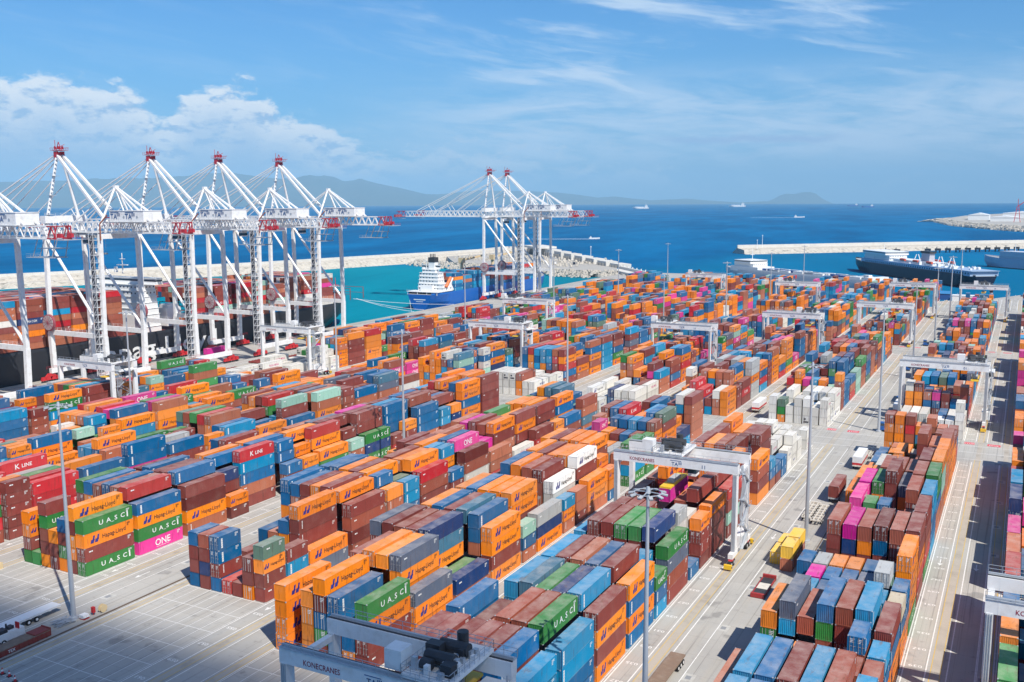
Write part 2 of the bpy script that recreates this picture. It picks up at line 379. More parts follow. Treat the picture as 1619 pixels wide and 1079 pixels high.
def fade(ch, v):
    k = .86+.30*((v*37) % 11)/10; f = .08*((v*13) % 7)/6; return tuple(min(.86, (c_*(1-f)+g_*f)*k) for c_, g_ in zip(CC[ch], (.34, .27, .23) if ch not in 'Wwk' else (.6, .57, .5)))
def paint_mat(name, src):
    m = bpy.data.materials.new(name); m.use_nodes = True; t = NT(m.node_tree); b = m.node_tree.nodes['Principled BSDF']
    geo = t.node('ShaderNodeNewGeometry'); pos = geo.outputs['Position']; nrm = t.sep(geo.outputs['Normal']); ps = t.sep(pos)
    base = t.node('ShaderNodeObjectInfo').outputs['Color'] if src == 'obj' else t.node('ShaderNodeVertexColor', layer_name='paint').outputs[0]
    up_ = t.ss(nrm[2], .5, .8)
    n1 = t.noise(pos, .35, 6, .65); n2 = t.noise(t.node('ShaderNodeMapping', {'Vector': pos, 'Scale': (1.6, .35, 2.2)}).outputs[0], 1.0, 6, .7)
    # chalking and grime of the roofs, streaks and rust on the walls
    roof = t.mix(t.m('ADD', .04, t.m('MULTIPLY', t.ss(n1, .30, .72), .30)), base, (.56, .50, .44))
    roof = t.mix(t.m('MULTIPLY', t.ss(n2, .55, .68), .55), roof, (.17, .09, .055))
    n3 = t.noise(t.node('ShaderNodeMapping', {'Vector': pos, 'Scale': (2.6, 2.6, .22)}).outputs[0], 1.0, 5, .65)
    wall = t.mix(t.m('MULTIPLY', t.ss(n1, .45, .75), .14), base, (.34, .28, .24))
    wall = t.mix(t.m('MULTIPLY', t.ss(n3, .55, .68), .50), wall, (.085, .045, .03))
    wall = t.mix(t.m('MULTIPLY', t.ss(n2, .66, .80), .35), wall, (.14, .07, .045))
    c = t.mix(up_, wall, roof)
    hsv = t.node('ShaderNodeHueSaturation', {'Color': c, 'Value': t.m('ADD', .90, t.m('MULTIPLY', n1, .2))}).outputs[0]
    if src != 'obj':
        # pressed ribs, as relief, on the far containers whose walls are single faces
        sx = t.m('ABSOLUTE', nrm[0]); sy = t.m('ABSOLUTE', nrm[1])
        cy_ = t.m('SINE', t.m('MULTIPLY', ps[1], 22.4)); cx_ = t.m('SINE', t.m('MULTIPLY', ps[0], 22.4))
        rib = t.m('ADD', t.m('MULTIPLY', cy_, t.m('MAXIMUM', sx, up_)), t.m('MULTIPLY', cx_, sy))
        fade = t.ss(t.node('ShaderNodeVectorMath', {0: pos}, operation='LENGTH').outputs[1], 420.0, 200.0)
        bn = t.node('ShaderNodeBump', {'Height': rib, 'Strength': t.m('MULTIPLY', fade, .45), 'Distance': .03}); t.l.new(bn.outputs[0], b.inputs['Normal'])
        hsv = t.node('ShaderNodeHueSaturation', {'Color': hsv, 'Value': t.m('ADD', 1.0, t.m('MULTIPLY', rib, t.m('MULTIPLY', fade, .0)))}).outputs[0]
    t.l.new(hsv, b.inputs['Base Color']); b.inputs['Roughness'].default_value = .5; b.inputs['Specular IOR Level'].default_value = .22
    return m
PO = paint_mat('container_paint', 'obj'); PA = paint_mat('container_paint_mixed', 'attr')
LW = mat('white_decal', (.80, .80, .78), .5); LK = mat('black_decal', (.035, .03, .03), .5); LB = mat('blue_decal', (.03, .035, .22), .5); LP = mat('pink_decal', (.6, .04, .2), .5)
STEEL = mat('lock_steel', (.42, .42, .42), .4, .4)
CW = 2.44
def body_mesh(L, H, doors, col):
    mb = MB(); w = CW/2; ins = .04; y0, y1 = .10, L-.10; z0, z1 = .14, H-.10
    def corr(org, ax, nrm_, length, n):
        # trapezoid ribs along a wall from z0 to z1
        pts = []; st = length/n
        for i in range(n):
            for f_, d_ in ((0, 0), (.25, 0), (.5, 1), (.75, 1)): pts.append((i*st+f_*st, d_*ins))
        pts.append((length, 0)); o = Vector(org); ax = Vector(ax); nn = Vector(nrm_)
        vs = [tuple(o+ax*a-nn*dd+Vector((0, 0, z))) for z in (z0, z1) for a, dd in pts]; k = len(pts)
        mb.add(vs, [[i, i+1, k+i+1, k+i] for i in range(k-1)])
    n = int(L/.285)
    corr((w-.02, y0, 0), (0, 1, 0), (1, 0, 0), y1-y0, n)
    corr((-w+.02, y1, 0), (0, -1, 0), (-1, 0, 0), y1-y0, n)
    if not doors: corr((-w+.08, .02, 0), (1, 0, 0), (0, -1, 0), CW-.16, 8)
    corr((w-.08, L-.02, 0), (-1, 0, 0), (0, 1, 0), CW-.16, 8)
    k = int(L/.42); st = (L-.2)/k      # roof with shallow pressings
    for i in range(k):
        a = .1+i*st; zt = H-.035
        mb.add([(-w+.08, a, zt), (w-.08, a, zt), (w-.08, a+st*.6, zt), (-w+.08, a+st*.6, zt), (-w+.08, a+st*.8, zt-.03), (w-.08, a+st*.8, zt-.03), (w-.08, a+st, zt), (-w+.08, a+st, zt)], [[0, 1, 2, 3], [3, 2, 5, 4], [4, 5, 6, 7]])
    return mb.mesh('body', col)
def frame_mesh(L, H):
    mb = MB(); w = CW/2
    for x in (-w, w-.16):
        for y in (0, L-.16): mb.box(x, x+.16, y, y+.16, .12, H-.12, 0)
        mb.box(x+.03, x+.13, .16, L-.16, H-.11, H-.02, 0); mb.box(x+.03, x+.13, .16, L-.16, .02, .16, 0)
    for y in (0, L-.14):
        mb.box(-w+.16, w-.16, y, y+.14, H-.12, H-.02, 0); mb.box(-w+.16, w-.16, y, y+.14, .02, .16, 0)
    for x in (-w-.003, w-.177):
        for y in (-.003, L-.177):
            for z in (0, H-.12): mb.box(x, x+.18, y, y+.18, z, z+.12, 1)
    return mb.mesh('frame', [PO, GREYP])
def letters(kind, L, H, mb=None, ox=0, oy=0, oz=0, cols=None, mid=True):
    """lettering on the +X wall; materials/colours: 0 white 1 black 2 blue 3 pink"""
    own = mb is None
    if own: mb = MB()
    X = ox+CW/2+.004; ca = cols or [None]*4
    def tx(s, yc, zb, size, mi, cond=1.0): return mb.text(s, (X, oy+yc, oz+zb), (0, 1, 0), (0, 0, 1), size, mi, ca[mi], True, cond)
    def rc(y0, y1, z0, z1, mi=0): mb.add([(X, oy+y0, oz+z0), (X, oy+y1, oz+z0), (X, oy+y1, oz+z1), (X, oy+y0, oz+z1)], [[0, 1, 2, 3]], mi, ca[mi])
    small = L < 8; s = .62 if small else 1.0; c = L/2
    if kind == 'H' or kind == 'h':
        k = s; y = c-4.3*k; z = H*.5-.75*k
        for d_ in (0, 1.05*k):    # two leaning strokes, each with a heavy hooked foot
            for q_ in (((.05, .0), (.50, 0), (.92, 1.5), (.47, 1.5)), ((-.30, .0), (.05, 0), (.25, .72), (-.10, .72)), ((.50, .45), (.72, .45), (.80, .75), (.58, .75))):
                mb.add([(X, oy+y+d_+a*k, oz+z+b_*k) for a, b_ in q_], [[0, 1, 2, 3]], 2, ca[2])
        tx('Hapag-Lloyd', c+1.25*k, H*.5-.42*k, 1.28*k, 1, .92)
    elif kind == 'U':
        if small: tx('UASC', c, H*.5-.45, 1.3, 0, 1.1)
        else:
            for ch, yy in (('U', 4.3), ('A', 6.15), ('S', 8.0), ('C', 9.7)): tx(ch, yy*L/12.19, H*.5-.42, 1.35, 0, 1.2)
            rc(10.72, 11.05, H*.5-.62, H*.5+.75); rc(6.8, 7.5, H*.5-.62, H*.5-.54)
    elif kind == 'E':
        tx('ONE', c+(.4 if not small else 0), H*.5-.7*s, 2.05*s, 0, 1.0)
        rc(c-1.4*s, c+2.1*s, H*.5-1.0*s, H*.5-.93*s)
    elif kind == 'K': tx('K', c-1.9, H*.5-.5, 1.7, 0, 1.1); tx('LINE', c+.6, H*.5-.42, 1.25, 0, 1.1)
    elif kind == 'k': tx('K-LINE', c, H*.5-.5, 1.2, 0)
    elif kind == 'c': tx('CHINA SHIPPING', c+.6, H*.5-.4, 1.15, 0, .82)
    elif kind == 'M': tx('MAERSK', c+(1 if not small else 0), H*.5-.42, 1.2*s, 2, 1.0)
    elif kind == 'C': tx('CMA CGM', c, H*.5-.45, 1.35*s, 0, .85)
    elif kind == 'Y': tx('YANG MING', c+.6, H*.5-.45, 1.25*s, 3, .85)
    elif kind == 'V':            # tall white name strip near the left end
        y = .95 if not small else .75; n = 9
        for i in range(n):
            zz = .35+i*(H-.8)/n; rc(y, y+.42, zz, zz+(H-.8)/n-(.05 if i % 2 else .02))
    elif kind == 'v':
        for i in range(6): rc(.95, 1.2, H*.32+i*.28, H*.32+i*.28+.19)
    elif kind == 'D': rc(1.0, 1.55, H*.66, H*.66+.26); rc(1.62, 1.9, H*.66, H*.66+.26)
    if kind != 'x' and (own or mid):
        e = L-1.6; m_ = 1 if kind in 'hHM' and kind != 'U' else 0
        for r_ in range(4): rc(e, e+(.85 if r_ < 2 else .45), H-.42-r_*.2, H-.42-r_*.2+.09, m_)
    if own: return mb.mesh('lettering', [LW, LK, LB, LP])
KINDS = dict(O='H', o='h', G='U', g='D', B='V', b='V', N='C', n='D', M='v', m='D', T='D', D='v', P='E', p='x', R='K', r='D', W='M', w='H', Y='D', A='D', C='D', E='D', S='D', k='x', H='V')
def letterkind(ch, v):
    k = KINDS[ch]
    if ch in 'MmTD': k = 'vDDx'[v % 4]
    if ch == 'o': k = 'hxh'[v % 3]
    if ch == 'N': k = 'CDx'[v % 3]
    if ch == 'W': k = 'MDDY'[v % 4]
    if ch == 'R' and v % 2: k = 'D'
    return k
LET = {}; BODY = {}; FRAME = {}
def get_letters(kind, L, H):
    if (kind, L, H) not in LET: LET[(kind, L, H)] = letters(kind, L, H)
    return LET[(kind, L, H)]
def door_mesh(side, H):
    mb = MB(); w = CW/2; x0, x1 = (-w+.17, -.015) if side < 0 else (.015, w-.17)
    mb.box(x0, x1, .02, .07, .17, H-.13, 0)
    for i in range(4):
        z = .30+i*(H-.55)/4; mb.box(x0+.09, x1-.09, .0, .02, z, z+(H-.55)/4-.12, 0)
    for q in range(3): mb.add([(x0+.2, -.003, H-.5-q*.22), (x1-.25-.1*q, -.003, H-.5-q*.22), (x1-.25-.1*q, -.003, H-.41-q*.22), (x0+.2, -.003, H-.41-q*.22)], [[0, 1, 2, 3]], 1)
    return mb.mesh('door', [PO, LW])
def rod_mesh(x, H):
    mb = MB(); mb.tube((x, -.035, .08), (x, -.035, H-.06), .028, n=6)
    for z in (.3, H*.38, H*.62, H-.35): mb.box(x-.07, x+.07, -.05, .0, z, z+.07)
    mb.box(x-.03, x+.30, -.06, -.03, H*.42, H*.42+.05)
    return mb.mesh('lock_rod', [STEEL])
def reefer_mesh(H):
    mb = MB(); mb.box(-.98, .98, -.02, .05, .25, H-.25, 0); mb.box(-.9, .9, -.05, -.02, .3, H*.42, 1)
    mb.tube((-.42, -.06, H*.68), (-.42, -.03, H*.68), .33, n=14, mi=1); mb.tube((.45, -.06, H*.68), (.45, -.03, H*.68), .33, n=14, mi=1)
    mb.box(-.3, .5, -.07, -.05, .55, H*.36, 2)
    return mb.mesh('cooling_unit', [WHITE, DARK, GREYP])
DM = {}
def build_container(x, y, z, L, H, ch, v, doors, label, name='shipping_container', group='shipping containers stacked in the yard', rz=0):
    e = empty(name, (x, y, z), label, 'container', group, rz); col = fade(ch, v)+(1,)
    def link(n_, me, par=e):
        o = bpy.data.objects.new(n_, me); COL.objects.link(o); o.parent = par; o.color = col; return o
    k = (L, H, doors)
    if k not in BODY: BODY[k] = body_mesh(L, H, doors, [PO])
    if (L, H) not in FRAME: FRAME[(L, H)] = frame_mesh(L, H)
    link('body', BODY[k]); link('frame', FRAME[(L, H)])
    lk = letterkind(ch, v)
    if lk != 'x': link('lettering', get_letters(lk, L, H))
    if doors:
        if ch in 'Ww' and v % 2:
            if ('u', H) not in DM: DM[('u', H)] = reefer_mesh(H)
            link('cooling_unit', DM[('u', H)])
        else:
            for s_ in (-1, 1):
                if (s_, H) not in DM: DM[(s_, H)] = door_mesh(s_, H)
                d_ = link('door', DM[(s_, H)])
                for xx in (.35, .85):
                    if (s_*xx, H, 'r') not in DM: DM[(s_*xx, H, 'r')] = rod_mesh(s_*xx, H)
                    link('lock_rod', DM[(s_*xx, H, 'r')], d_)
    return e

# ---- the yard: each stack = (block, column 0..6 from the left, TEU slot, length, tiers bottom to top)
HERO = {}   # filled below: (block, slot) -> seven column strings; '2' prefix = short containers, '-' = empty
def hero(bk, k, s): HERO[(bk, k)] = s.split()
# block left of the kerb (seen at the far left)
hero('B3', 0, '2GMOO 2g 2OMmGM 2MMO 2OGMB MOOMO GMOG'); hero('B3', 2, 'MTOMG TMMOB MOGMm DMTTB MMBTm MOMTr PGOB'); hero('B3', 4, 'MTOm mMTMD MOBBB TMMMM MTOMM MMTMB TODM')
hero('B3', 1, '- - - 2TB 2MG - -'); hero('B3', 6, '2MBmO 2OMMM 2mBOM MOBMO MTMOB 2MTMN 2DO'); hero('B3', 7, '- - - - - MTBbR -'); hero('B3', 8, 'OMOOB MTMOM 2BMO MBTMO MMoMB - -')
hero('B3', 9, '- - - - - 2MTBBB 2BmB'); hero('B3', 10, 'OMTM MOMT TMMO MTBM MBBBO 2BBBO 2BbO'); hero('B3', 11, '- - - - - MTMOr MGO'); hero('B3', 12, 'OMMT MTOM MOMR TMOMn MTOTM - -')
hero('B3', 13, '- - - - - 2OMTM 2GTA'); hero('B3', 14, 'mMOT MOMM 2TMBM OMMTp MTOMM BTOMM GNG'); hero('B3', 16, 'MTOM MOMT TMOb TMBB MTOMb TMBBB 2rM'); hero('B3', 17, '- - - - - - 2NMo'); hero('B3', 18, 'TMOM MTOm OMTW MTOMB TMOTM TMMOm TBBB'); hero('B3', 20, 'MTOM MmO OMTM MOTM TMOB MTOM 2Mbb'); hero('B3', 21, '- - - - - - 2TNo')
# block right of the kerb
hero('B2', 1, '2BMMB 2MNMm 2BMBB 2r 2M 2OMM 2MMoE'); hero('B2', 2, '- - - - - - 2MbM')
hero('B2', 3, '2M - 2gbB 2MOT 2MMOB MTMDO nO'); hero('B2', 4, '2MB - 2OB 2MT 2MTMB - -'); hero('B2', 5, 'TMOBB MOMTB MTOMM MTTMO MMTMM MDTMO mDmM'); hero('B2', 7, 'MBMBB MTMNB OMTMO TMMMM MTMMO 2MTmBB 2mDTo'); hero('B2', 8, '- - - - - 2MMTE 2mBbb')
hero('B2', 9, '2MTBB 2OMMB 2MTTO MTMBm OMBTO MMMmO TMmR'); hero('B2', 11, 'MTMO OTMOM MTOMM TTMMO 2MMTMb 2MTMOb 2NMB'); hero('B2', 12, '- - - - MTMOB TMTOP MWmD'); hero('B2', 13, 'MOMT MTOo OMTMT 2MTOM - - -')
hero('B2', 14, '- - - - 2MTMp 2OMTp rTT'); hero('B2', 15, 'MTOm MTMOT PMTMp TMOTM MTOMm TMTMO -'); hero('B2', 16, '- - - - - - WW')
hero('B2', 17, 'TMO MTMO OMTMg MTOO MTOMO OTMOM -'); hero('B2', 18, '- - - - - - TrM'); hero('B2', 19, '2MTB 2TMH MTBBo MTMOO MMTOO MBMMM -'); hero('B2', 20, '- - - - - - 2OTo')
# front block behind the near gantry crane
hero('L', -1, 'OOOO - oooo MgBDO MTBB oB MMOG')
hero('L', 1, '- 2MT MTOMm MTOMo MTNMo MTOOn OOn'); hero('L', 2, '2MTo 2MTM - - - - -')
hero('L', 3, 'TMOMn mMTMD MTOOm mTOoM MTOSN Mg TN'); hero('L', 5, 'MTOM MTOgO MTOTB MTONM MTOnS MTTBB oMOO'); hero('L', 7, '2TMM MTMOo TMMTB MTNMO MTNMO MTMOo 2TBA')
hero('L', 8, '2TMM - - - - - ONY'); hero('L', 10, 'MTOM MTOOB MTMOO mTMMm MTTmM TMWw 2TOb'); hero('L', 12, 'MTOM MTMDO MTOTM TMTMO MMTOO MMoMw ToO')
hero('L', 11, '- - - - - - 2MTT'); hero('L', 14, 'MTMBO MTOgM MTMOO MTMOO MMTmO 2BBrO 2BoO')
# middle block, front
hero('M', -3, 'MTBMM MTBMM TMBBM MTomM mTMmM BMTMB BBbb'); hero('M', -1, 'MMBBB MMMD MMMT OMObm BoMMm OMMmG BBbb')
hero('M', 1, 'MM TMMbb MTOMS OMTMg MTOBN BMTBb OMOM'); hero('M', 3, 'TMM MTObb MTOMM TMOMT OMTMH MBTMM BOHO'); hero('M', 5, '2TMM 2MTO 2MTr 2MT 2TMM 2MBBb 2bHG')
hero('M', 6, 'TBMb MTOMM OMTMM MTOMg TMOMg MTOMN MmnG'); hero('M', 8, 'mTMM TMMM MTOM MTm MMr 2MTHWY 2B'); hero('M', 9, '- - - - - 2MTHW 2MMMO'); hero('M', 10, 'MTMD MTM MTM M- MBMm HBMMM MMMO')
hero('M', 12, 'MTom MTOrO MMO mMT MTMB MTMmM MAMr')
hero('M', 14, 'TMmO TMOMT rMOM MTmO TMmM MTMMo 2MO'); hero('M', 16, 'OTmO OTTOM MTOro OTTOm mMTMD MMD oMmO'); hero('M', 18, 'OToM MTOoM OMTo MMmD WWW MTMDM 2TBb'); hero('M', 20, 'MToM mTTOO OTMo MMDM WWW 2WWW 2BB'); hero('M', 19, '- - - - - - 2MB'); hero('M', 21, '- - - - - 2WWW 2WW')
hero('M', 22, '2TBm 2WWW 2WWW 2WWWW 2WWWW 2WWW 2WWW'); hero('M', 23, '2WW 2WW 2WWW 2WWW 2WWW 2WWW 2WW')
# right-hand block, front
hero('R1', -3, 'TTTM BMMBb OMTBB MMTMM TMBbB OMTMT MOBb'); hero('R1', -1, 'TMTT MBMbb OMTBB MTMTM BMTBb TMMTm OOMb')
hero('R1', 1, '- 2MT 2MTo 2Mm 2MM 2TMTm 2OOMm'); hero('R1', 2, '- 2MMT 2TMo 2TM 2MM 2MMTmB 2OOBb'); hero('R1', 3, 'MTGo TTMbn MDmm TMmGB TMMMm TMTBb OOBM')
hero('R1', 5, '2MMY 2MTMb 2MTMH 2TMTr 2MTMB 2MTBb 2OOBC'); hero('R1', 6, '2MMT 2MTMp 2MTbB 2MTMH 2TMMn 2MTBHY 2OTBB'); hero('R1', 7, '2MTTB 2MTbY 2MTMo 2MTOo 2MMTB 2MTBA GOoOO')
hero('R1', 8, '2MT 2MB 2MT - 2MT 2MM -'); hero('R1', 9, '2MB MTMMm TMMNp MTMOm TMMBD MTMMm MrOMM'); hero('R1', 11, '2H 2MBb 2MTM 2MTN 2MTB 2MMTM GrmMM'); hero('R1', 12, '- 2MnB 2TMH 2MTM 2MDr 2MTMm -')
hero('R1', 13, '- MTOP 2MOTg 2MNMB 2MMn MTrMm bBHbb'); hero('R1', 15, 'mTO mTOp MOoG pMMMD TMOn TTmrm TTBgG'); hero('R1', 17, 'MTo MTo MTBm Tmom TMOm MTMMM TTAAo')
hero('R1', 19, 'TO MMW TMo 2MTm TMm TMHM oTToO'); hero('R1', 21, 'MB 2TB TMo 2To TMMMm MToT oOOOm'); hero('R1', 23, '2MB 2To 2Bo 2WC mMM 2TM 2OOom'); hero('R1', 24, '- 2MT 2TO - - 2TMOm 2OOoM')
for k in (0, 2, 4, 6, 8): hero('R0', k, '%s 2Mb MTOm MTBB OTMM MOTM MTOM' % ['TMYg', 'MOTg', 'OBMo', 'BMnB', 'MTMr'][k//2])
PAL = 'MMMMMMmmmmTTTTTDOOOOOOOOOOoooBBBBBBBBBBbbbbbNHGGgPPnSYAEWrRRM'
stacks = []
def add_stack(bk, c, k, L2, s):
    if s: stacks.append((bk, c, k, 1 if L2 else 2, s))
occ = {}
for (bk, k), cols in HERO.items():
    for c, s in enumerate(cols[:7]):
        if s == '-': continue
        s = s.replace('_', ''); two = s[0] == '2'; s = s.strip('2').replace('-', '')
        ks = (k,) if two else (k, k+1)
        if any((bk, c, q) in occ for q in ks):
            if two or (bk, c, k) in occ: continue
            two = True; ks = (k,)
        for q in ks: occ[(bk, c, q)] = 1
        add_stack(bk, c, k, two, s)
HEND = {'B3': 22, 'B2': 21, 'L': 16, 'M': 24, 'R1': 25, 'R0': 10}
R2 = random.Random(5)
PALW = PAL+'OOOOOOooGGUO'.replace('U', 'G')
for bk in BLK:
    for si, (k0, k1) in enumerate(SEGS):
        if bk == 'R0' and si == 0: a = -4
        if si == 3 and bk in ('R1', 'R0'): continue
        k = k0 if k0 > 0 else (0 if bk in ('B3',) else (HEND.get(bk, 0)*0-3 if bk in ('B4', 'B5', 'B6', 'R0') else -4))
        k = max(k, {'M': -4, 'L': -1, 'B2': 1, 'B3': 0}.get(bk, -4)) if si == 0 else k
        phase = 0
        while k < k1:
            two = R2.random() < .27
            RF = {'B3': (30, 31, 32, 33, 68, 69), 'B2': (24, 25, 30, 31, 32, 33, 65, 66, 67), 'M': (22, 23, 24, 25, 30, 31, 32), 'B6': (23, 24, 25, 30, 31, 32, 68, 69, 70), 'B5': (66, 67, 68), 'R1': (30, 31), 'B4': (68, 69)}
            reef = k in RF.get(bk, ())
            fav = R2.choice(PAL)
            if reef: two = False if R2.random() < .6 else True
            if not two and k+1 >= k1: two = True
            base = (R2.choice([4, 4, 4, 5, 5, 3]) if not (bk == 'B5' and 21 <= k < 34) else 2) if not reef else R2.choice([2, 2, 2, 3])
            if si and not reef and not (bk == 'B5' and k < 33): base = R2.choice([4, 4, 5, 5, 3, 4])
            for c in range(7):
                qs = (k,) if two else (k, k+1)
                h = max(0, min(5, base+(R2.choice([-1, 0, 0, 0]) if reef else R2.choice([-2, -1, -1, 0, 0, 0, 0, 1, 1]))))
                if c == 6 and h < 2: h = R2.choice([2, 3, 4])
                s = ''.join(R2.choice(PALW if bk in ('B3', 'B4', 'B5', 'B6') and si == 0 else PAL) for _ in range(h))
                if R2.random() < .5: s = ''.join(fav if R2.random() < .55 else q_ for q_ in s)
                if R2.random() < .3 and h: s = R2.choice('MTmOBob')*(h-1)+R2.choice(PAL)
                if reef and R2.random() < .85: s = ''.join(R2.choice('WWWWw') for _ in range(h))
                if any((bk, c, q) in occ for q in qs):
                    free = [q for q in qs if (bk, c, q) not in occ]
                    if k < HEND.get(bk, -9) and si == 0: continue
                    for q in free: occ[(bk, c, q)] = 1; add_stack(bk, c, q, True, s)
                    continue
                if k < HEND.get(bk, -9) and si == 0:
                    # behind the stacks read from the photograph: fill only deep, low
                    if (bk, k) in HERO or (bk, k-1) in HERO: continue
                for q in qs: occ[(bk, c, q)] = 1
                add_stack(bk, c, k, two, s)
            k += 1 if two else 2
for k in (26, 28):
    for c in range(7):
        if R2.random() < .8: add_stack('B6', c, k, False, R2.choice(['WW', 'WWW', 'WW', 'W']))
BOX = []   # block, col, slot, tier, ntiers, x, y, z, L, H, ch, v, doors
TOPH = {}
for (bk, c, k, n, s) in stacks:
    xl = XR[bk]-19.2; x = xl+CW/2+c*ROWP+R2.uniform(-.04, .04); z = .02; L = 12.19 if n == 2 else 6.06
    oy = R2.uniform(0, .25); ends = []
    for ti, ch in enumerate(s):
        H = 2.9 if (n == 2 and R2.random() < .85) or ch in 'Ww' else 2.62
        if n == 1 and ch not in 'Ww': H = 2.75 if bk in ('B3', 'B2') else 2.62
        v = R2.randrange(1000); drs = R2.random() < .34
        BOX.append([bk, c, k, ti, len(s), x+R2.uniform(-.025, .025), ys(k)+oy+R2.uniform(-.03, .03), z, L, H, ch, v, drs]); z += H+.012
# which containers show largest: count sight lines from the camera
bv = []; bf = []; own = []
for i, q in enumerate(BOX):
    x, y, z, L, H = q[5:10]; o = len(bv); a, b2 = x-CW/2, x+CW/2
    bv += [(a, y, z), (b2, y, z), (b2, y+L, z), (a, y+L, z), (a, y, z+H), (b2, y, z+H), (b2, y+L, z+H), (a, y+L, z+H)]
    for f in ([4, 5, 6, 7], [0, 1, 5, 4], [1, 2, 6, 5], [3, 0, 4, 7], [2, 3, 7, 6]): bf.append([o+j for j in f]); own.append(i)
tree = BVHTree.FromPolygons(bv, bf); hits = [0]*len(BOX); co = Vector((0, 0, CAMZ))
for py in range(430, 1080, 4):
    for px in range(2, 1619, 4):
        hh = tree.ray_cast(co, ray(px, py))
        if hh[2] is not None: hits[own[hh[2]]] += 1
order = sorted(range(len(BOX)), key=lambda i: -hits[i])
IND = set(order[:300])
ORD = ['first', 'second', 'third', 'fourth', 'fifth', 'sixth', 'seventh', 'eighth', 'ninth', 'tenth', 'eleventh', 'twelfth', 'thirteenth']
ORD += ['fourteenth', 'fifteenth', 'sixteenth', 'seventeenth', 'eighteenth', 'nineteenth']+['twenty-'+o for o in ORD[:9]]+['thirtieth']
ORD += ['thirty-'+o for o in ORD[:9]]+['fortieth']+['forty-'+o for o in ORD[:9]]+['fiftieth']+['fifty-'+o for o in ORD[:9]]
UNDER = {(q[0], q[1], q[2], q[3]): q[10] for q in BOX}
seen = {}
for i in sorted(IND):
    bk, c, k, ti, nt, x, y, z, L, H, ch, v, drs = BOX[i]
    lk = letterkind(ch, v)
    tone = {'H': 'dark-lettered ', 'h': 'dark-lettered ', 'U': 'white-lettered ', 'E': 'white-lettered ', 'K': 'white-lettered ', 'C': 'white-lettered ', 'M': 'blue-lettered '}.get(lk, '')
    sl_ = k+4
    below = UNDER.get((bk, c, k, ti-1))
    pos = 'on the ground' if ti == 0 else ('%s tier on %s' % ('top' if ti == nt-1 else ORD[ti], CN[below].replace('plain ', '').replace('bright ', '')) if below else ORD[ti]+' tier')
    for tn, sh in ((tone, 'short ' if L < 8 else ''), (tone, ''), ('', '')):
        lab = '%s %s%scontainer, %s, %s row, %s slot, %s block from right' % (CN[ch], tn, sh, pos, ORD[c], ORD[sl_], ORD[BLK.index(bk)])
        if len(lab.split()) <= 16: break
    if lab in seen: lab = lab.replace('container', 'stacked container')
    seen[lab] = 1
    build_container(x, y, z, L, H, ch, v, drs, lab)
# everything else as one mass
CM = MB(); WC, KC, UC, PC = (.8, .8, .78), (.035, .03, .03), (.03, .035, .22), (.6, .04, .2); LCOL = [WC, KC, UC, PC]
grid = {}
for q in BOX:
    for kk in ((q[2], q[2]+1) if q[8] > 8 else (q[2],)): grid.setdefault((q[0], q[1], kk), []).append((q[7], q[7]+q[9]))
def covered(bk, c, ks, z):
    return all(any(a-.4 <= z <= b_ for a, b_ in grid.get((bk, c, kk), [])) for kk in ks)
def far_box(x, y, z, L, H, ch, v, drs, skip='b', let=True, det=True):
    col = fade(ch, v); dk = tuple(c_*.78 for c_ in col)  # darker copy for posts and rails: shade of the gaps painted into the colour
    CM.box(x-CW/2, x+CW/2, y, y+L, z, z+H, 0, col, skip)
    if det:   # corner posts and rails proud of the walls
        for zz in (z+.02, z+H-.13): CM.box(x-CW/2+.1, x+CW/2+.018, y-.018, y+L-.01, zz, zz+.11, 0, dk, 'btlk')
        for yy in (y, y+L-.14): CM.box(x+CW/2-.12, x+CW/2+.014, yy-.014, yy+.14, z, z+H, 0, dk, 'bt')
        if drs:
            for xx in (-.85, -.35, .35, .85): CM.box(x+xx-.035, x+xx+.035, y-.05, y-.02, z+.1, z+H-.1, 0, (.45, .45, .44), 'btk')
            for r_ in range(3): CM.box(x+.15, x+.95-.15*r_, y-.03, y-.02, z+H-.5-.25*r_, z+H-.38-.25*r_, 0, WC, 'btlrk')
            if ch in 'Ww' and v % 2: CM.box(x-.9, x+.9, y-.04, y-.02, z+.5, z+1.1, 0, (.04, .04, .05), 'k'); CM.box(x-.7, x-.1, y-.06, y-.02, z+1.5, z+2.1, 0, (.04, .04, .05), 'k')
    lk = letterkind(ch, v)
    if let and lk != 'x': letters(lk, L, H, CM, x, y, z, LCOL, det)
for i, q in enumerate(BOX):
    if i in IND: continue
    bk, c, k, ti, nt, x, y, z, L, H, ch, v, drs = q
    ks = (k, k+1) if L > 8 else (k,)
    zc = z+H*.6; rc_ = c < 6 and covered(bk, c+1, ks, zc); lc_ = c > 0 and covered(bk, c-1, ks, zc)
    fc_ = covered(bk, c, (ks[0]-1,), zc); kc_ = covered(bk, c, (ks[-1]+1,), zc); tc_ = ti < nt-1
    if rc_ and lc_ and fc_ and kc_ and tc_: continue
    near = y < 620
    far_box(x, y, z, L, H, ch, v, drs, 'b'+('t' if tc_ else ''), let=(not rc_) and hits[i] > 0 and y < 520, det=hits[i] > 0 and near)
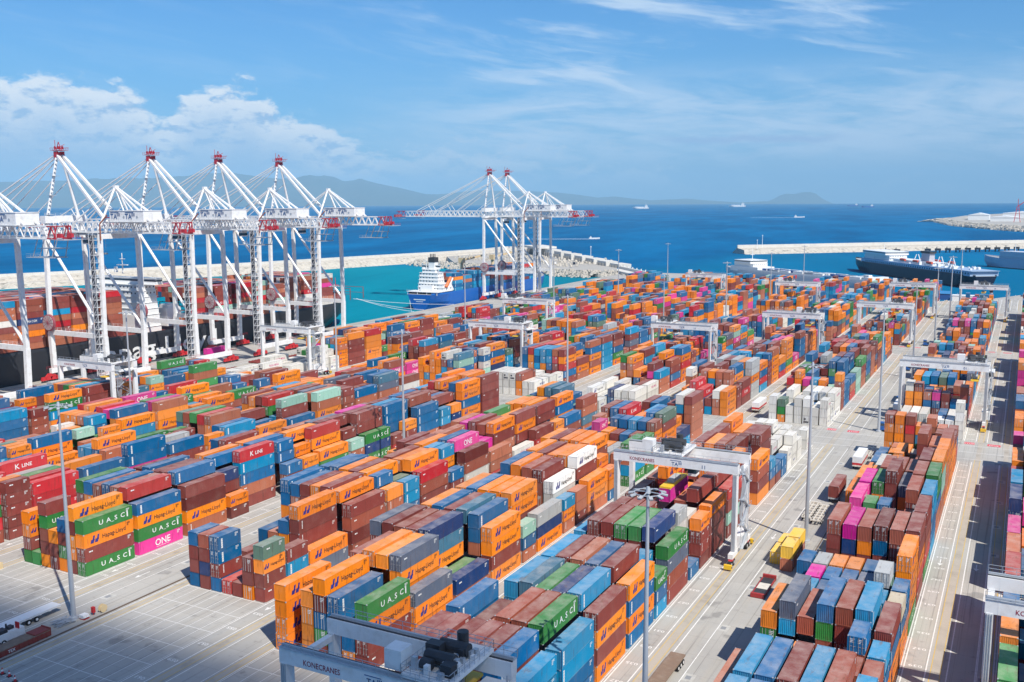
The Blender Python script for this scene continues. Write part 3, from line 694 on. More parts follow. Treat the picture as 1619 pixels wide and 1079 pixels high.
# ship's deck cargo also belongs to that mass of far containers: stacks given along each deck (filled by the ship builders)
def deck_cargo(x0, ncols, y0, y1, z, tiers, seed, pal='MMMmmTTTOOoBBNRRPYWG', gaps=()):
    R = random.Random(seed); y = y0
    while y+12.3 < y1:
        if any(a < y+6 < b_ for a, b_ in gaps): y += 4; continue
        t0 = tiers+R.choice([-1, 0, 0, 0])
        run = None
        for c in range(ncols):
            tt = max(2, t0+R.choice([-1, 0, 0, 0]))
            if c == ncols-1: tt = t0
            for t_ in range(tt):
                ch = R.choice(pal); zz = z+t_*2.62
                top = t_ == tt-1; right = c == ncols-1
                if not (top or right or t_ >= tt-2): continue
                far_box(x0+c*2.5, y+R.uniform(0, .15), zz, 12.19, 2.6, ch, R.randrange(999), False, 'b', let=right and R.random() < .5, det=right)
        y += R.choice([13.0, 13.0, 14.6])

# ================================================================ SHIPS
def hull(name, par, L, beam, depth, mats, bow=.16, flare=3.0, tr=.04, boot=1.2, bw_extra=3.0, n=40):
    """stern at y=0, bow at y=L, deck at z=depth; material 0 topsides, 1 boot-top, 2 deck"""
    mb = MB(); secs = []
    for i in range(n+1):
        t_ = i/n; y = t_*L
        wd = 1.0
        if t_ > 1-bow: q_ = (t_-(1-bow))/bow; wd = max(.0, 1-q_**2.2)
        wl = 1.0 if t_ <= 1-bow*1.35 else max(0, 1-((t_-(1-bow*1.35))/(bow*1.35))**1.5)
        ws = min(1, .72+t_*5) ; w0 = min(1, .35+t_*6)
        hb = beam/2*wd*ws; hw = beam/2*wl*w0
        z2 = depth+(bw_extra*max(0, (t_-(1-bow)))/bow if bow else 0)
        yl = y-(t_**8)*L*.03
        secs.append([(-hb, y, z2), (-(hb*.6+hw*.4), y*.999+.0, z2*.5), (-hw, yl, boot), (-hw*.92, yl, -1.5), (hw*.92, yl, -1.5), (hw, yl, boot), ((hb*.6+hw*.4), y, z2*.5), (hb, y, z2)])
    vs = [p_ for s_ in secs for p_ in s_]
    fs = []; ms = []
    for i in range(n):
        for j in range(7):
            if j == 3: continue
            a = i*8+j; mb_ = 1 if j in (2, 4) else 0
            fs.append(([a, a+1, a+9, a+8], mb_))
        fs.append(([i*8+7, i*8, i*8+8, i*8+15], 2))
    fs.append((list(range(8))[::-1], 0)); fs.append((list(range(n*8, n*8+8)), 0))
    o = len(mb.v); mb.v += vs
    for f, m_ in fs: mb.f.append(f); mb.m.append(m_); mb.c.append(None)
    for s_ in (0, 7):   # bulwark
        for i in range(n):
            a = secs[i][s_]; b_ = secs[i+1][s_]
            mb.add([a, b_, (b_[0]*.99, b_[1], b_[2]+1.1), (a[0]*.99, a[1], a[2]+1.1)], [[0, 1, 2, 3]], 0)
    return mb.build(name, mats, par)
def house(mb, x0, x1, y0, y1, z0, floors, fh=2.9, wing=0, win=True, mi=0, gi=1):
    for f in range(floors):
        z = z0+f*fh; dx = f*.25
        mb.box(x0+dx, x1-dx, y0+dx*.6, y1-dx*.6, z, z+fh-.12, mi)
        mb.box(x0+dx-.3, x1-dx+.3, y0+dx*.6-.5, y1-dx*.6+.5, z+fh-.12, z+fh, mi)
        if win:
            xx = x1-dx+.012; n_ = int((y1-y0)/2.2)
            for i in range(n_): ya = y0+1+i*2.2; mb.add([(xx, ya, z+1.2), (xx, ya+.7, z+1.2), (xx, ya+.7, z+2.0), (xx, ya, z+2.0)], [[0, 1, 2, 3]], gi)
            yy = y0+dx*.6-.012; n_ = int((x1-x0-1)/2.6)
            for i in range(n_): xa = x0+1+i*2.6; mb.add([(xa, yy, z+1.2), (xa+.8, yy, z+1.2), (xa+.8, yy, z+2.0), (xa, yy, z+2.0)], [[0, 1, 2, 3]], gi)
    if wing:
        z = z0+floors*fh; mb.box(x0-wing, x1+wing, y0+2, y1-1, z, z+.3, mi); mb.box(x0-wing, x1+wing, y0+3, y1-2, z+.3, z+3, mi)
        mb.box(x0-wing-.02, x1+wing+.02, y0+2.98, y1-1.98, z+1.5, z+2.4, gi)
        mb.box(x0-wing-.3, x1+wing+.3, y0+2.6, y1-1.6, z+3, z+3.2, mi)
HULLK = mat('black_hull', (.022, .024, .030), .45, 0, .2, (.05, .045, .04), .05); HULLB = mat('blue_hull', (.006, .11, .42), .4, 0, .12, (.03, .10, .25), .05)
BOOT = mat('boot_topping', (.22, .03, .025), .6); DECKR = mat('red_deck', (.24, .055, .04), .7, 0, .4, (.16, .08, .06), .2); DECKG = mat('grey_deck', (.33, .34, .34), .7)
SHW = mat('ship_white', (.78, .79, .78), .45, 0, .12, (.5, .48, .42), .3)
# the large black ship at the near berth
sx = -368.0-24.5
e = empty('container_ship', (sx, 120, SEAZ), 'long black-hulled container ship with huge white lettering at the near berth', 'ship')
hull('hull', e, 386, 49, 15.0, [HULLK, BOOT, DECKR], bow=.13, boot=1.0, bw_extra=3.5)
mb = MB(); mb.text('Hapag-Lloyd', (24.52, 208, 4.6), (0, 1, 0), (0, 0, 1), 12.0, 0, cond=1.35); mb.build('lettering', [SHW], e)
mb = MB(); hs = mb; house(mb, -19, 19, 207, 217, 15, 6, 2.9, win=False); house(mb, -17, 17, 207.5, 216.5, 32.4, 2, 2.9, wing=7)
mb.box(-21, 21, 203, 204, 17, 24, 0)
mb.build('superstructure', [SHW, GLASS], e)
mb = MB(); mb.tube((0, 212, 43), (0, 212, 53), .35, .2); mb.box(-3, 3, 211, 213, 47, 47.4); mb.box(-1.6, 1.6, 211.5, 212.5, 50, 50.3); mb.tube((-6, 213, 43.4), (-6, 213, 46), .9, n=10); mb.build('mast', [SHW], e)
mb = MB(); mb.box(13, 20, 220, 229, 17, 26); mb.box(13.5, 19.5, 221, 228, 26, 27.5); mb.build('crew_platform', [SHW], e)
mb = MB(); mb.tube((23, 223, 20.3), (23, 230, 20.3), 1.5, n=12); mb.tube((23, 230, 20.3), (23, 231.5, 20.6), 1.5, .3, n=12); mb.tube((23, 221.5, 20.6), (23, 223, 20.3), .3, 1.5, n=12); mb.build('lifeboat', [mat('lifeboat_orange', (.75, .16, .03), .5)], e)
mb = MB()
for i in range(28):
    y = 14+i*13.4
    if 200 < y < 228: continue
    for xx in (-23.6, 23.6): mb.beam((xx, y, 17), (xx, y, 24), .35); mb.beam((xx, y, 24), (xx*.96, y+1.2, 24), .2)
    mb.beam((-23.6, y, 24), (23.6, y, 24), .3)
    mb.beam((-23.6, y, 20.5), (23.6, y, 20.5), .2)
mb.build('lashing_bridge', [DECKR], e)
mb = MB(); mb.tube((0, 378, 20), (0, 378, 29), .3, .15); mb.box(-2, 2, 377, 379, 24, 24.3); mb.build('foremast', [RED], e)
deck_cargo(sx-23.6+1.25, 19, 124, 318, 15.0+SEAZ+1.4, 8, 3, pal='MMMMMMMmmmTTTTODNRRWb', gaps=((326, 345),))
deck_cargo(sx-23.6+1.25, 19, 354, 478, 15.0+SEAZ+1.4, 7, 4, pal='MMMMMmmTTTTDRRBWAPO')
# the blue feeder behind it
bx_ = -368.0-14
e = empty('container_ship', (bx_, 580, SEAZ), 'blue-hulled container ship with white stern bridge tower moored under the far cranes', 'ship')
hull('hull', e, 196, 28, 11.2, [HULLB, BOOT, DECKG], bow=.14, boot=.6, bw_extra=3)
mb = MB(); house(mb, -9, 12.6, 12, 24, 13, 2, 2.6); house(mb, -8.5, 8, 12.6, 21, 18.2, 3, 2.6); house(mb, -6, 5, 13.5, 19, 26, 1, 2.4, wing=2)
for q_ in range(14): mb.box(9+(q_ % 3)*.6, 9.6+(q_ % 3)*.6, 25+q_*.35, 26.3+q_*.35, 13, 15+(q_*37 % 5)*.6, q_ % 2)
mb.rail((12.6, 12, 18.2), (12.6, 24, 18.2), 1.1, 2, .08); mb.prism([(24, 18), (28, 13), (24, 13)], 5, 12, 0, axis='x'); mb.box(-13, 13, 3, 25, 12.6, 13, 0); mb.rail((-13, 3, 13), (13, 3, 13)); mb.rail((13, 3, 13), (13, 12, 13)); mb.box(-5, 5, 9, 12, 13, 17, 0)
for xx in (-12.5, -4, 4, 12.5):
    for yy in (3.5, 10): mb.tube((xx, yy, 10.6), (xx, yy, 12.6), .25, n=6)
mb.build('superstructure', [SHW, GLASS], e)
mb = MB(); mb.box(-1.5, 3.5, 15, 20, 28, 33.5, 0); mb.box(-1.7, 3.7, 14.8, 20.2, 33.5, 37, 1)
for i in range(4): mb.tube((-1+i*1.3, 17, 37), (-1+i*1.3, 17, 39.5), .35, n=6, mi=1)
mb.build('funnel', [SHW, DARK], e)
mb = MB(); mb.tube((-4, 16, 29), (-4, 16, 38), .3, .15); mb.box(-6.5, -1.5, 15.6, 16.4, 34, 34.3); mb.build('mast', [SHW], e)
mb = MB(); mb.beam((12.5, 14, 13), (13.5, 20, 22), .8); mb.beam((12.5, 18, 13), (13.5, 24, 22), .8); mb.tube((13.4, 14.6, 16), (13.4, 21, 22.5), 1.1, n=10, mi=1); mb.build('lifeboat', [SHW, mat('lifeboat_orange')], e)
for yy in (78, 128):
    mb = MB(); mb.tube((-11, yy, 10), (-11, yy, 31), 1.5, 1.1, n=10); mb.box(-13, -9, yy-2, yy+2, 29, 33); mb.beam((-11, yy, 31), (-7, yy+30, 34), 1.0, 1.4); mb.build('deck_crane', [mat('crane_buff', (.66, .50, .28), .5)], e)
mb = MB(); mb.box(-5, 5, -.06, -.02, 7.2, 7.9); mb.box(-3, 3, -.06, -.02, 5.9, 6.3); mb.build('stern_marking', [SHW], e)
deck_cargo(bx_-11.2, 10, 608, 753, 10.6+SEAZ+1.2, 5, 8, pal='BBBBbbbMMTORN', gaps=())
o = mb
# vehicle ferries at the far end
def ferry(name, loc, ang, L, beam, depth, mats, label, style):
    e = empty(name, loc, label, 'ferry', None, ang)
    hull('hull', e, L, beam, depth, [mats[0], mats[1], DECKG], bow=.2, boot=.8, bw_extra=2)
    if style == 'navy':
        mb = MB(); mb.box(-beam/2+.4, beam/2-.4, 3, L*.84, depth, depth+4.2, 0)
        for i in range(int(L*.8/4.2)):
            y = 5+i*4.2
            for xx in (-beam/2+.38, beam/2-.38): mb.box(xx-.02, xx+.02, y, y+1.8, depth+1.4, depth+2.9, 1)
        mb.box(-beam/2+.3, beam/2-.3, 1, L*.86, depth+4.2, depth+4.5, 0)
        mb.build('upper_deck', [mat('pale_blue_side', (.32, .42, .56), .5), GLASS], e)
        mb = MB(); house(mb, -beam/2+4, beam/2-4, L*.62, L*.84, depth+4.5, 2, 2.8, wing=3); mb.build('bridge', [SHW, GLASS], e); mb = MB(); house(mb, -beam/2+6, beam/2-6, L*.30, L*.60, depth+4.5, 1, 2.6); mb.build('deckhouse', [SHW, GLASS], e); mb = MB()
        R = random.Random(31)
        for i in range(60): xx = R.uniform(-beam/2+1.5, beam/2-4); yy = R.uniform(L*.06, L*.86); mb.box(xx, xx+R.uniform(1, 3), yy, yy+R.uniform(1, 5), depth+4.5, depth+4.5+R.uniform(.8, 3.4), 0)
        mb.build('deck_equipment', [SHW, GLASS], e)
        mb = MB(); mb.prism([(-3, 0), (3, 0), (2.4, 11), (-2.4, 11)], L*.36, L*.42, 0, axis='y'); mb.v = [(x, y, z+depth+4.5) for x, y, z in mb.v]; mb.box(-3.2, 3.2, L*.355, L*.425, depth+15, depth+17, 1); mb.build('funnel', [mat('funnel_grey', (.45, .44, .48), .5), DARK], e)
        mb = MB()
        for k_ in range(3):
            mb.tube((-beam/2+2.5, L*(.28+.1*k_), depth+7.4), (-beam/2+2.5, L*(.28+.1*k_)+9, depth+7.4), 1.2, n=8); mb.tube((beam/2-2.5, L*(.28+.1*k_), depth+7.4), (beam/2-2.5, L*(.28+.1*k_)+9, depth+7.4), 1.2, n=8)
        mb.build('lifeboat', [mat('boat_red', (.62, .09, .04), .5)], e)
        mb = MB()
        for y in (L*.22, L*.30, L*.47): mb.beam((-4, y, depth+4.5), (-1, y, depth+13), .6); mb.beam((4, y, depth+4.5), (1, y, depth+13), .6)
        mb.tube((0, L*.74, depth+13), (0, L*.74, depth+21), .25, n=6); mb.build('mast', [SHW], e)
    elif style == 'ro':
        mb = MB(); mb.box(-beam/2+.5, beam/2-.5, L*.70, L*.90, depth, depth+5, 0); house(mb, -beam/2+2, beam/2-2, L*.74, L*.88, depth+5, 1, 3, wing=1.5)
        mb.box(-beam/2+.5, -beam/2+1.2, 4, L*.7, depth, depth+2.6, 0); mb.box(beam/2-1.2, beam/2-.5, 4, L*.7, depth, depth+2.6, 0)
        mb.box(-beam/2, beam/2, 0, 6, depth, depth+4.5, 0); mb.box(-beam/2+5, -beam/2+9, 6, 12, depth, depth+6, 0); mb.build('superstructure', [SHW, GLASS], e)
        R = random.Random(9)
        mb = MB()
        for i in range(9):
            for c_ in range(5):
                if R.random() < .25: continue
                x = -beam/2+3.2+c_*3.4; y = 14+i*14.5; mb.box(x, x+2.5, y, y+12.5, depth+1, depth+3.9, R.choice([0, 0, 0, 1, 2]))
                mb.box(x+.3, x+2.2, y+1, y+11, depth+.1, depth+1, 3)
        mb.build('lorry_cargo', [SHW, GREYP, BLUEP, DARK], e)
        mb = MB(); mb.tube((0, L*.8, depth+11), (0, L*.8, depth+22), .35, .15); mb.box(-2.5, 2.5, L*.8-.3, L*.8+.3, depth+16, depth+16.3); mb.tube((-6, L*.66, depth), (-6, L*.66, depth+12), .4, n=6); mb.build('mast', [SHW], e)
    else:
        mb = MB(); house(mb, -beam/2+1, beam/2-1, L*.12, L*.8, depth, 3, 2.9, wing=0); mb.build('superstructure', [mat('pale_grey_ship', (.50, .55, .62), .5), GLASS], e)
        mb = MB(); mb.prism([(-3, 0), (3, 0), (2, 9), (-2, 9)], L*.3, L*.37, 0, axis='y'); mb.v = [(x, y, z+depth+8.7) for x, y, z in mb.v]; mb.build('funnel', [mat('pale_grey_ship')], e)
        mb = MB(); mb.tube((0, L*.72, depth+8), (0, L*.72, depth+17), .3, n=6); mb.build('mast', [SHW], e)
    return e
HN = mat('navy_hull', (.002, .008, .028), .4); HG = mat('grey_hull', (.60, .61, .63), .5, 0, .2, (.4, .38, .36), .1); HL = mat('lavender_hull', (.42, .46, .56), .5)
a_ = Vector((-32, 925)); b_ = Vector((-163, 1118)); dv = (b_-a_); ang = atan2(-dv.x, dv.y)
ferry('ferry', (a_.x+3, a_.y+6, SEAZ), ang, dv.length+12, 27, 10.6, [HN, HN], 'navy-hulled car ferry with pale blue upper deck and red lifeboats', 'navy')
a_ = Vector((-108, 868)); b_ = Vector((-272, 985)); dv = (b_-a_); ang = atan2(-dv.x, dv.y)
ferry('ferry', (a_.x, a_.y, SEAZ), ang, dv.length, 22, 7.2, [HG, HN], 'low grey-white ro-ro ferry with lorries on its open deck', 'ro')
a_ = Vector((70, 1150)); b_ = Vector((-42, 1250)); dv = (b_-a_); ang = atan2(-dv.x, dv.y)
ferry('ferry', (a_.x, a_.y, SEAZ), ang, dv.length, 22, 10, [HL, DARK], 'pale lavender ferry cut by the right edge behind the navy ferry', 'pale')
# small craft and distant ships
def small_ship(px, py, L, label, style, name='cargo_ship'):
    v = ray(px, py); z = SEAZ
    t = 100.0
    for _ in range(60):                       # meet the curved water
        P = Vector((0, 0, CAMZ))+v*t; zz = SEAZ-(P.x**2+P.y**2)/(2*RE); t += (P.z-zz)/max(.004, -v.z)*.8
        if t > 40000: t = 32000; break
    P = Vector((0, 0, CAMZ))+v*t; zz = SEAZ-(P.x**2+P.y**2)/(2*RE)
    az_ = atan2(P.x, P.y)
    e = empty(name, (P.x, P.y, zz), label, 'boat' if style == 'boat' else 'ship', None, -az_+pi/2)
    s_ = L
    hull('hull', e, s_, s_*.2, s_*.085, [SHW if style != 'dark' else HULLB, BOOT, DECKG], bow=.25, boot=s_*.01, bw_extra=s_*.02, n=14)
    mb = MB(); mb.box(-s_*.07, s_*.07, s_*.08, s_*.26, s_*.08, s_*.2); mb.box(-s_*.08, s_*.08, s_*.12, s_*.22, s_*.2, s_*.24); mb.tube((0, s_*.18, s_*.2), (0, s_*.18, s_*.31), s_*.008, n=5)
    if style == 'cargo': mb.box(-s_*.08, s_*.08, s_*.32, s_*.85, s_*.08, s_*.13)
    mb.build('superstructure', [SHW], e)
    return e, P, zz
small_ship(1026, 330.5, 150, 'small white cargo ship on the horizon left of centre right', 'cargo')
small_ship(1179, 327.6, 190, 'distant white cargo ship below the pale rock headland', 'cargo')
small_ship(1382, 328.2, 120, 'tiny distant ship furthest right on the open sea', 'dark')
small_ship(1357, 326.2, 130, 'faint tiny ship just under the horizon beside a larger one', 'dark')
for px, py, L, lab, wl in ((931, 378.5, 22, 'white motor boat with a long foam wake beyond the cranes', 120), (1255, 344.5, 45, 'white speed boat with a short wake in mid sea', 190)):
    e, P, zz = small_ship(px, py, L, lab, 'boat', 'motor_boat'); e.rotation_euler.z += pi
    mb = MB(); n_ = 30
    R = random.Random(px); c_ = Vector((cos(e.rotation_euler.z), sin(e.rotation_euler.z), 0)); bk_ = Vector((sin(e.rotation_euler.z), -cos(e.rotation_euler.z), 0))
    prev = None
    for i in range(n_+1):
        t_ = i/n_; w = (L*.09+L*.10*t_)*(1.25-t_)*R.uniform(.8, 1.2)+.3; q_ = Vector((P.x, P.y, zz+.35))+bk_*(t_*wl-L*.2)
        cur = [tuple(q_-c_*w), tuple(q_+Vector((0, 0, .25))), tuple(q_+c_*w)]
        if prev: mb.add(prev+cur, [[0, 1, 4, 3], [1, 2, 5, 4]])
        prev = cur
    struct(mb.build('foam_wake', [mat('foam', (.72, .78, .80), .9)]), 'stuff')

# ================================================================ STS CRANES
def make_sts():
    """local origin: ground under the crane centre on the waterside rail; +x landward, width along y"""
    e = bpy.data.objects.new('quay_crane', None); COL.objects.link(e)
    G, HW = 33.0, 10.0
    for x in (0, G):
        for s in (-1, 1):
            mb = MB(); w = 1.5
            mb.beam((x, s*HW*1.0, 21), (x, s*HW*.93, 62), 1.6, 1.5, upv=(1, 0, 0)); mb.beam((x, s*(HW-.5), 4.5), (x, s*HW, 21), 1.9, 1.7, upv=(1, 0, 0))
            mb.build('leg', WHITE, e)
        mb = MB(); mb.box(x-.8, x+.8, -11.5, 11.5, 3.6, 5.6); mb.build('sill_beam', WHITE, e)
        mb = MB(); mb.box(x-.7, x+.7, -HW, HW, 60.5, 62.5); mb.build('cross_beam', WHITE, e)
        for s in (-1, 1):
            mb = MB()
            mb.prism([(s*11.5-1.3, 3.6), (s*11.5+1.3, 3.6), (s*11.5+2.6, 2.3), (s*11.5-2.6, 2.3)], x-.5, x+.5, 0, axis='x')
            for q_ in (-3.6, -1.3, 1.3, 3.6):
                mb.prism([(s*11.5+q_-1.1, .9), (s*11.5+q_+1.1, .9), (s*11.5+q_+.7, 2.4), (s*11.5+q_-.7, 2.4)], x-.45, x+.45, 0, axis='x')
                for r_ in (-.55, .55): mb.tube((x-.2, s*11.5+q_+r_, .45), (x+.2, s*11.5+q_+r_, .45), .42, n=10, mi=1)
            mb.box(x-1, x+1, s*14.2-(.4 if s > 0 else .2), s*14.2+(.2 if s > 0 else .4), 1, 2.2)
            mb.rail((x+.9, s*11.5-2.5, 5.6), (x+.9, s*11.5+2.5, 5.6)); mb.build('bogie', [RED, DARK], e)
    for s in (-1, 1):
        mb = MB(); mb.box(.8, G-.8, s*HW-.55, s*HW+.55, 20.0, 22.0); mb.rail((1, s*HW+.5, 22.0), (G-1, s*HW+.5, 22.0)); mb.build('portal_beam', WHITE, e)
        mb = MB(); mb.tube((1, s*HW*.94, 60), (G-1, s*HW, 23), .62, n=10); mb.build('diagonal_brace', WHITE, e)
    # boom and main girder: twin trusses
    def truss(name, xa, xb, bay, mats, red=()):
        mb = MB(); z0_, z1_ = 62.9, 67.0
        for s in (-1, 1):
            y = s*3.1; n_ = max(2, round((xb-xa)/bay)); st = (xb-xa)/n_
            isr = lambda x: 1 if any(a <= x <= b_ for a, b_ in red) else 0
            for i in range(n_):
                x0_, x1_ = xa+i*st, xa+(i+1)*st; r_ = isr((x0_+x1_)/2)
                mb.beam((x0_, y, z0_), (x1_, y, z0_), .55, .6, r_); mb.beam((x0_, y, z1_), (x1_, y, z1_), .4, .45, r_)
                mb.beam((x0_, y, z0_), ((x0_+x1_)/2, y, z1_), .28, .28, r_); mb.beam(((x0_+x1_)/2, y, z1_), (x1_, y, z0_), .28, .28, r_)
                mb.beam((x0_, -3.1 if s < 0 else 0, z1_), (x0_, 0 if s < 0 else 3.1, z1_), .22, .22, r_)
                mb.beam((x0_, y, z1_), (x1_, 0, z1_), .16, .16, r_)
            mb.beam((xb, y, z0_), (xb, y, z1_), .3, .3, isr(xb-.1)); mb.box(xa, xb, y+s*.5, y+s*1.4, z0_-.25, z0_-.15, 2)
            mb.rail((xa, y+s*1.4, z0_-.2), (xb, y+s*1.4, z0_-.2), 1.1, 3.5, .07)
        return mb.build(name, [WHITE, STSR, GALV], e)
    truss('boom', -83, -3.5, 4.2, None, ((-83, -80.5), (-77, -74.5)))
    truss('main_girder', -3.5, 38, 4.2, None); truss('backreach_girder', 38, 71, 4.2, None, ((50, 51.5), (68.5, 71)))
    mb = MB(); mb.box(-85.5, -83, -3.6, 3.6, 62.3, 64.3, 0); mb.box(-84, -79, -3.6, 3.6, 61.0, 61.2, 1); mb.rail((-84, -3.5, 61.2), (-79, -3.5, 61.2)); mb.build('boom_tip_platform', [STSR, GALV], e)
    mb = MB()       # sheave frames at the back end
    for s in (-1, 1):
        for x in (67, 69.5): mb.beam((x, s*2.6, 63), (x+1.6, s*2.2, 67.4), .32, .24, 0 if x > 68 else 1)
    mb.box(71, 73, -2.6, -1.6, 63.2, 64.6, 0); mb.box(71, 73, 1.6, 2.6, 63.2, 64.6, 0); mb.box(69, 76, -3.8, 3.8, 62.4, 62.6, 1); mb.rail((69, -3.8, 62.6), (76, -3.8, 62.6)); mb.rail((76, -3.8, 62.6), (76, 3.8, 62.6)); mb.build('sheave_head', [STSR, GALV], e)
    mb = MB()
    for s in (-1, 1):
        for x in (61, 64.5, 70): mb.beam((x, s*2.6, 62.6), (x-(3 if x < 68 else 2), s*2.6, 56.4), .22)
        mb.beam((59, s*2.6, 56.4), (69, s*2.6, 56.4), .3)
    mb.box(54.5, 68, -2.8, 2.8, 56.2, 56.4); mb.rail((54.5, -2.8, 56.4), (62, -2.8, 56.4)); mb.rail((54.5, -2.8, 56.4), (54.5, 2.8, 56.4)); mb.box(61, 70, -2.8, 2.8, 59.4, 59.6); mb.build('maintenance_cradle', [GALV], e)
    # apex frame over the waterside legs
    A = Vector((0, 0, 96))
    for s in (-1, 1):
        mb = MB(); mb.tube((0, s*HW*.93, 62), (0, s*1.0, 95), .72, .6, 10)
        if s < 0:
            for z in (70, 78, 86): y = s*(HW*.93+(1.0-HW*.93)*(z-62)/33); mb.box(-.6, 2.0, y-1.3, y+1.2, z, z+.12, 1); mb.rail((-.6, y-1.3, z), (2.0, y-1.3, z), 1.1, 1, .06, 1)
            for i in range(18): z = 64+i*1.7; y = s*(HW*.93+(1.0-HW*.93)*(z-62)/33); mb.box(.6, 1.4, y-.9, y-.2, z, z+.08, 1)
        mb.build('apex_post', [WHITE, GALV], e)
        mb = MB(); mb.beam((.5, s*1.3, 94.6), (G-2, s*3.8, 67), 1.15, 1.0); mb.build('backstay', WHITE, e)
        mb = MB(); mb.beam((-.5, s*1.0, 95.2), (-64, s*3.0, 67.4), .5, .42); mb.beam((-.5, s*1.0, 94.4), (-44, s*3.0, 67.4), .34, .3)
        mb.beam((-64+14, s*3.0, 67.4), (-64+10.5, s*2.9, 72.0), .3); mb.build('forestay', WHITE, e)
        mb = MB(); mb.beam((-26, s*2.9, 67.3), (-.6, s*3.77, 84), .3); mb.build('boom_brace', WHITE, e)
    mb = MB(); mb.box(-.7, .7, -1.4, 1.4, 94.6, 96.0, 0); mb.box(-1.0, 1.0, -1.9, -1.1, 93.6, 96.3, 0); mb.box(-1.0, 1.0, 1.1, 1.9, 93.6, 96.3, 0); mb.box(-2.6, 3.0, -2.2, 2.2, 96.6, 96.7, 0); mb.rail((-2.6, -2.2, 96.7), (3.0, -2.2, 96.7), 1.1, 1.2, .07); mb.rail((-2.6, 2.2, 96.7), (3.0, 2.2, 96.7), 1.1, 1.2, .07)
    for x in (-1.0, .9):
        for y in (-1.1, 1.0): mb.tube((x, y, 97.8), (x, y+.12, 97.8), .7, n=12)
    mb.beam((-1.6, 0, 96.7), (0, 0, 100.2), .22); mb.beam((1.6, 0, 96.7), (0, 0, 100.2), .22); mb.beam((-1.6, -1.6, 96.7), (1.6, 1.6, 99.2), .2)
    mb.tube((-2.2, 0, 96.7), (-2.2, 0, 101.0), .12, n=5); mb.tube((2.6, 0, 97.6), (6, 0, 97.6), .1, n=5); mb.build('apex_sheave', [STSR], e)
    # rear pylon with its stays
    P = (G, 0, 81.2)
    for s in (-1, 1):
        mb = MB(); mb.tube((G-.5, s*HW*.93, 64), (G, s*.5, 81), .55, .42, 8); mb.build('rear_post', WHITE, e)
        mb = MB(); mb.beam((G, s*.4, 81), (G+22, s*3, 67.3), .75, .6); mb.beam((G, s*.4, 81), (G-22, s*3, 67.3), .5, .42); mb.beam((G, s*.4, 80.6), (G+9, s*3, 68), .35); mb.build('rear_stay', WHITE, e)
    mb = MB(); mb.box(G-.6, G+.6, -1, 1, 80.6, 81.8); mb.build('pylon_head', WHITE, e)
    # houses
    mb = MB(); mb.box(-1.6, 1.6, -HW, HW, 66.6, 69.6); mb.box(-1.4, 1.4, -HW-.4, HW+.4, 62, 63.4); mb.rail((1.6, -HW, 69.6), (1.6, HW, 69.6)); mb.build('portal_house', WHITE, e)
    mb = MB(); mb.box(G+.8, G+20, -4.6, 4.6, 67.3, 71.6, 0)
    for x in (G+6, G+12.5): mb.box(x, x+.12, -4.66, -4.6, 67.4, 71.5, 1)
    mb.box(G+.6, G+20.2, -4.8, 4.8, 71.6, 71.8, 0)
    for x in (G+9, G+16.5): mb.tube((x, -4.68, 69.2), (x, -4.6, 69.2), .55, n=10, mi=1)
    mb.rail((G+1, -5.6, 67.3), (G+20, -5.6, 67.3)); mb.box(G, G+20.5, -5.7, -4.6, 67.1, 67.25, 1); hs = mb.build('machinery_house', [WHITE, GALV], e)
    mb = MB()
    for xo in (G+3.6, G+12.0):       # the flat mark with vertical strokes and a rule over it
        mb.add([(xo-2.2, -4.72, 70.9), (xo+2.6, -4.72, 70.9), (xo+2.6, -4.72, 71.15), (xo-2.2, -4.72, 71.15)], [[0, 1, 2, 3]])
        mb.text('TA', (xo-.3, -4.72, 68.4), (1, 0, 0), (0, 0, 1), 3.0)
        for q_ in range(4): mb.add([(xo+1.5+q_*.5, -4.72, 69.5), (xo+1.75+q_*.5, -4.72, 69.5), (xo+1.75+q_*.5, -4.72, 70.8), (xo+1.5+q_*.5, -4.72, 70.8)], [[0, 1, 2, 3]])
    mb.build('lettering', [TXTB], hs)
    # lift and stair tower on the near landside leg
    mb = MB(); y = -HW*.96-1.9; x = G-1.2
    for z in range(6, 66, 3):
        for a_, b_ in (((-1.3), (1.3)),):
            mb.box(x-1.3, x+1.3, y-1.2, y+1.2, z, z+.1, 0); mb.beam((x-1.2, y-1.1, z), (x+1.2, y-1.1, z+3), .22, .12, 0); mb.rail((x-1.3, y-1.2, z), (x+1.3, y-1.2, z), 1.1, 1.3, .07); mb.rail((x+1.3, y-1.2, z), (x+1.3, y+1.2, z), 1.1, 1.2, .07)
    for a_ in (-1.3, 1.3):
        for b_ in (-1.2, 1.2): mb.beam((x+a_, y+b_, 5), (x+a_, y+b_, 67), .16)
    mb.build('stair_tower', [mat('stair_white', (.66, .67, .68), .5)], e)
    mb = MB(); mb.box(G-3.6, G-2.2, -HW-1.5, -HW-.3, 5.5, 62, 0); mb.box(G-3.8, G-1.6, -HW-1.9, -HW-.2, 38, 41, 1); mb.build('lift_shaft', [mat('lift_mesh_grey', (.12, .12, .13), .6), GREYP], e)
    mb = MB(); mb.tube((G-1, HW+.9, 70), (G+1.5, HW*.6, 67), .25); mb.tube((G+1.5, -HW-.2, 66.5), (G+1.5, -HW-.2, 60), .3, n=8); mb.tube((G+1.5, -HW-.2, 66.5), (G+4, -HW+1.5, 70.0), .3, n=8); mb.build('exhaust_pipe', [mat('rust_pipe', (.25, .09, .06), .6)], e)
    # cable reel
    mb = MB(); mb.tube((1.2, -HW-.9, 25.2), (1.2, -HW-1.9, 25.2), 3.5, n=28, mi=0); mb.tube((1.2, -HW-1.9, 25.2), (1.2, -HW-2.1, 25.2), 3.1, n=28, mi=1)
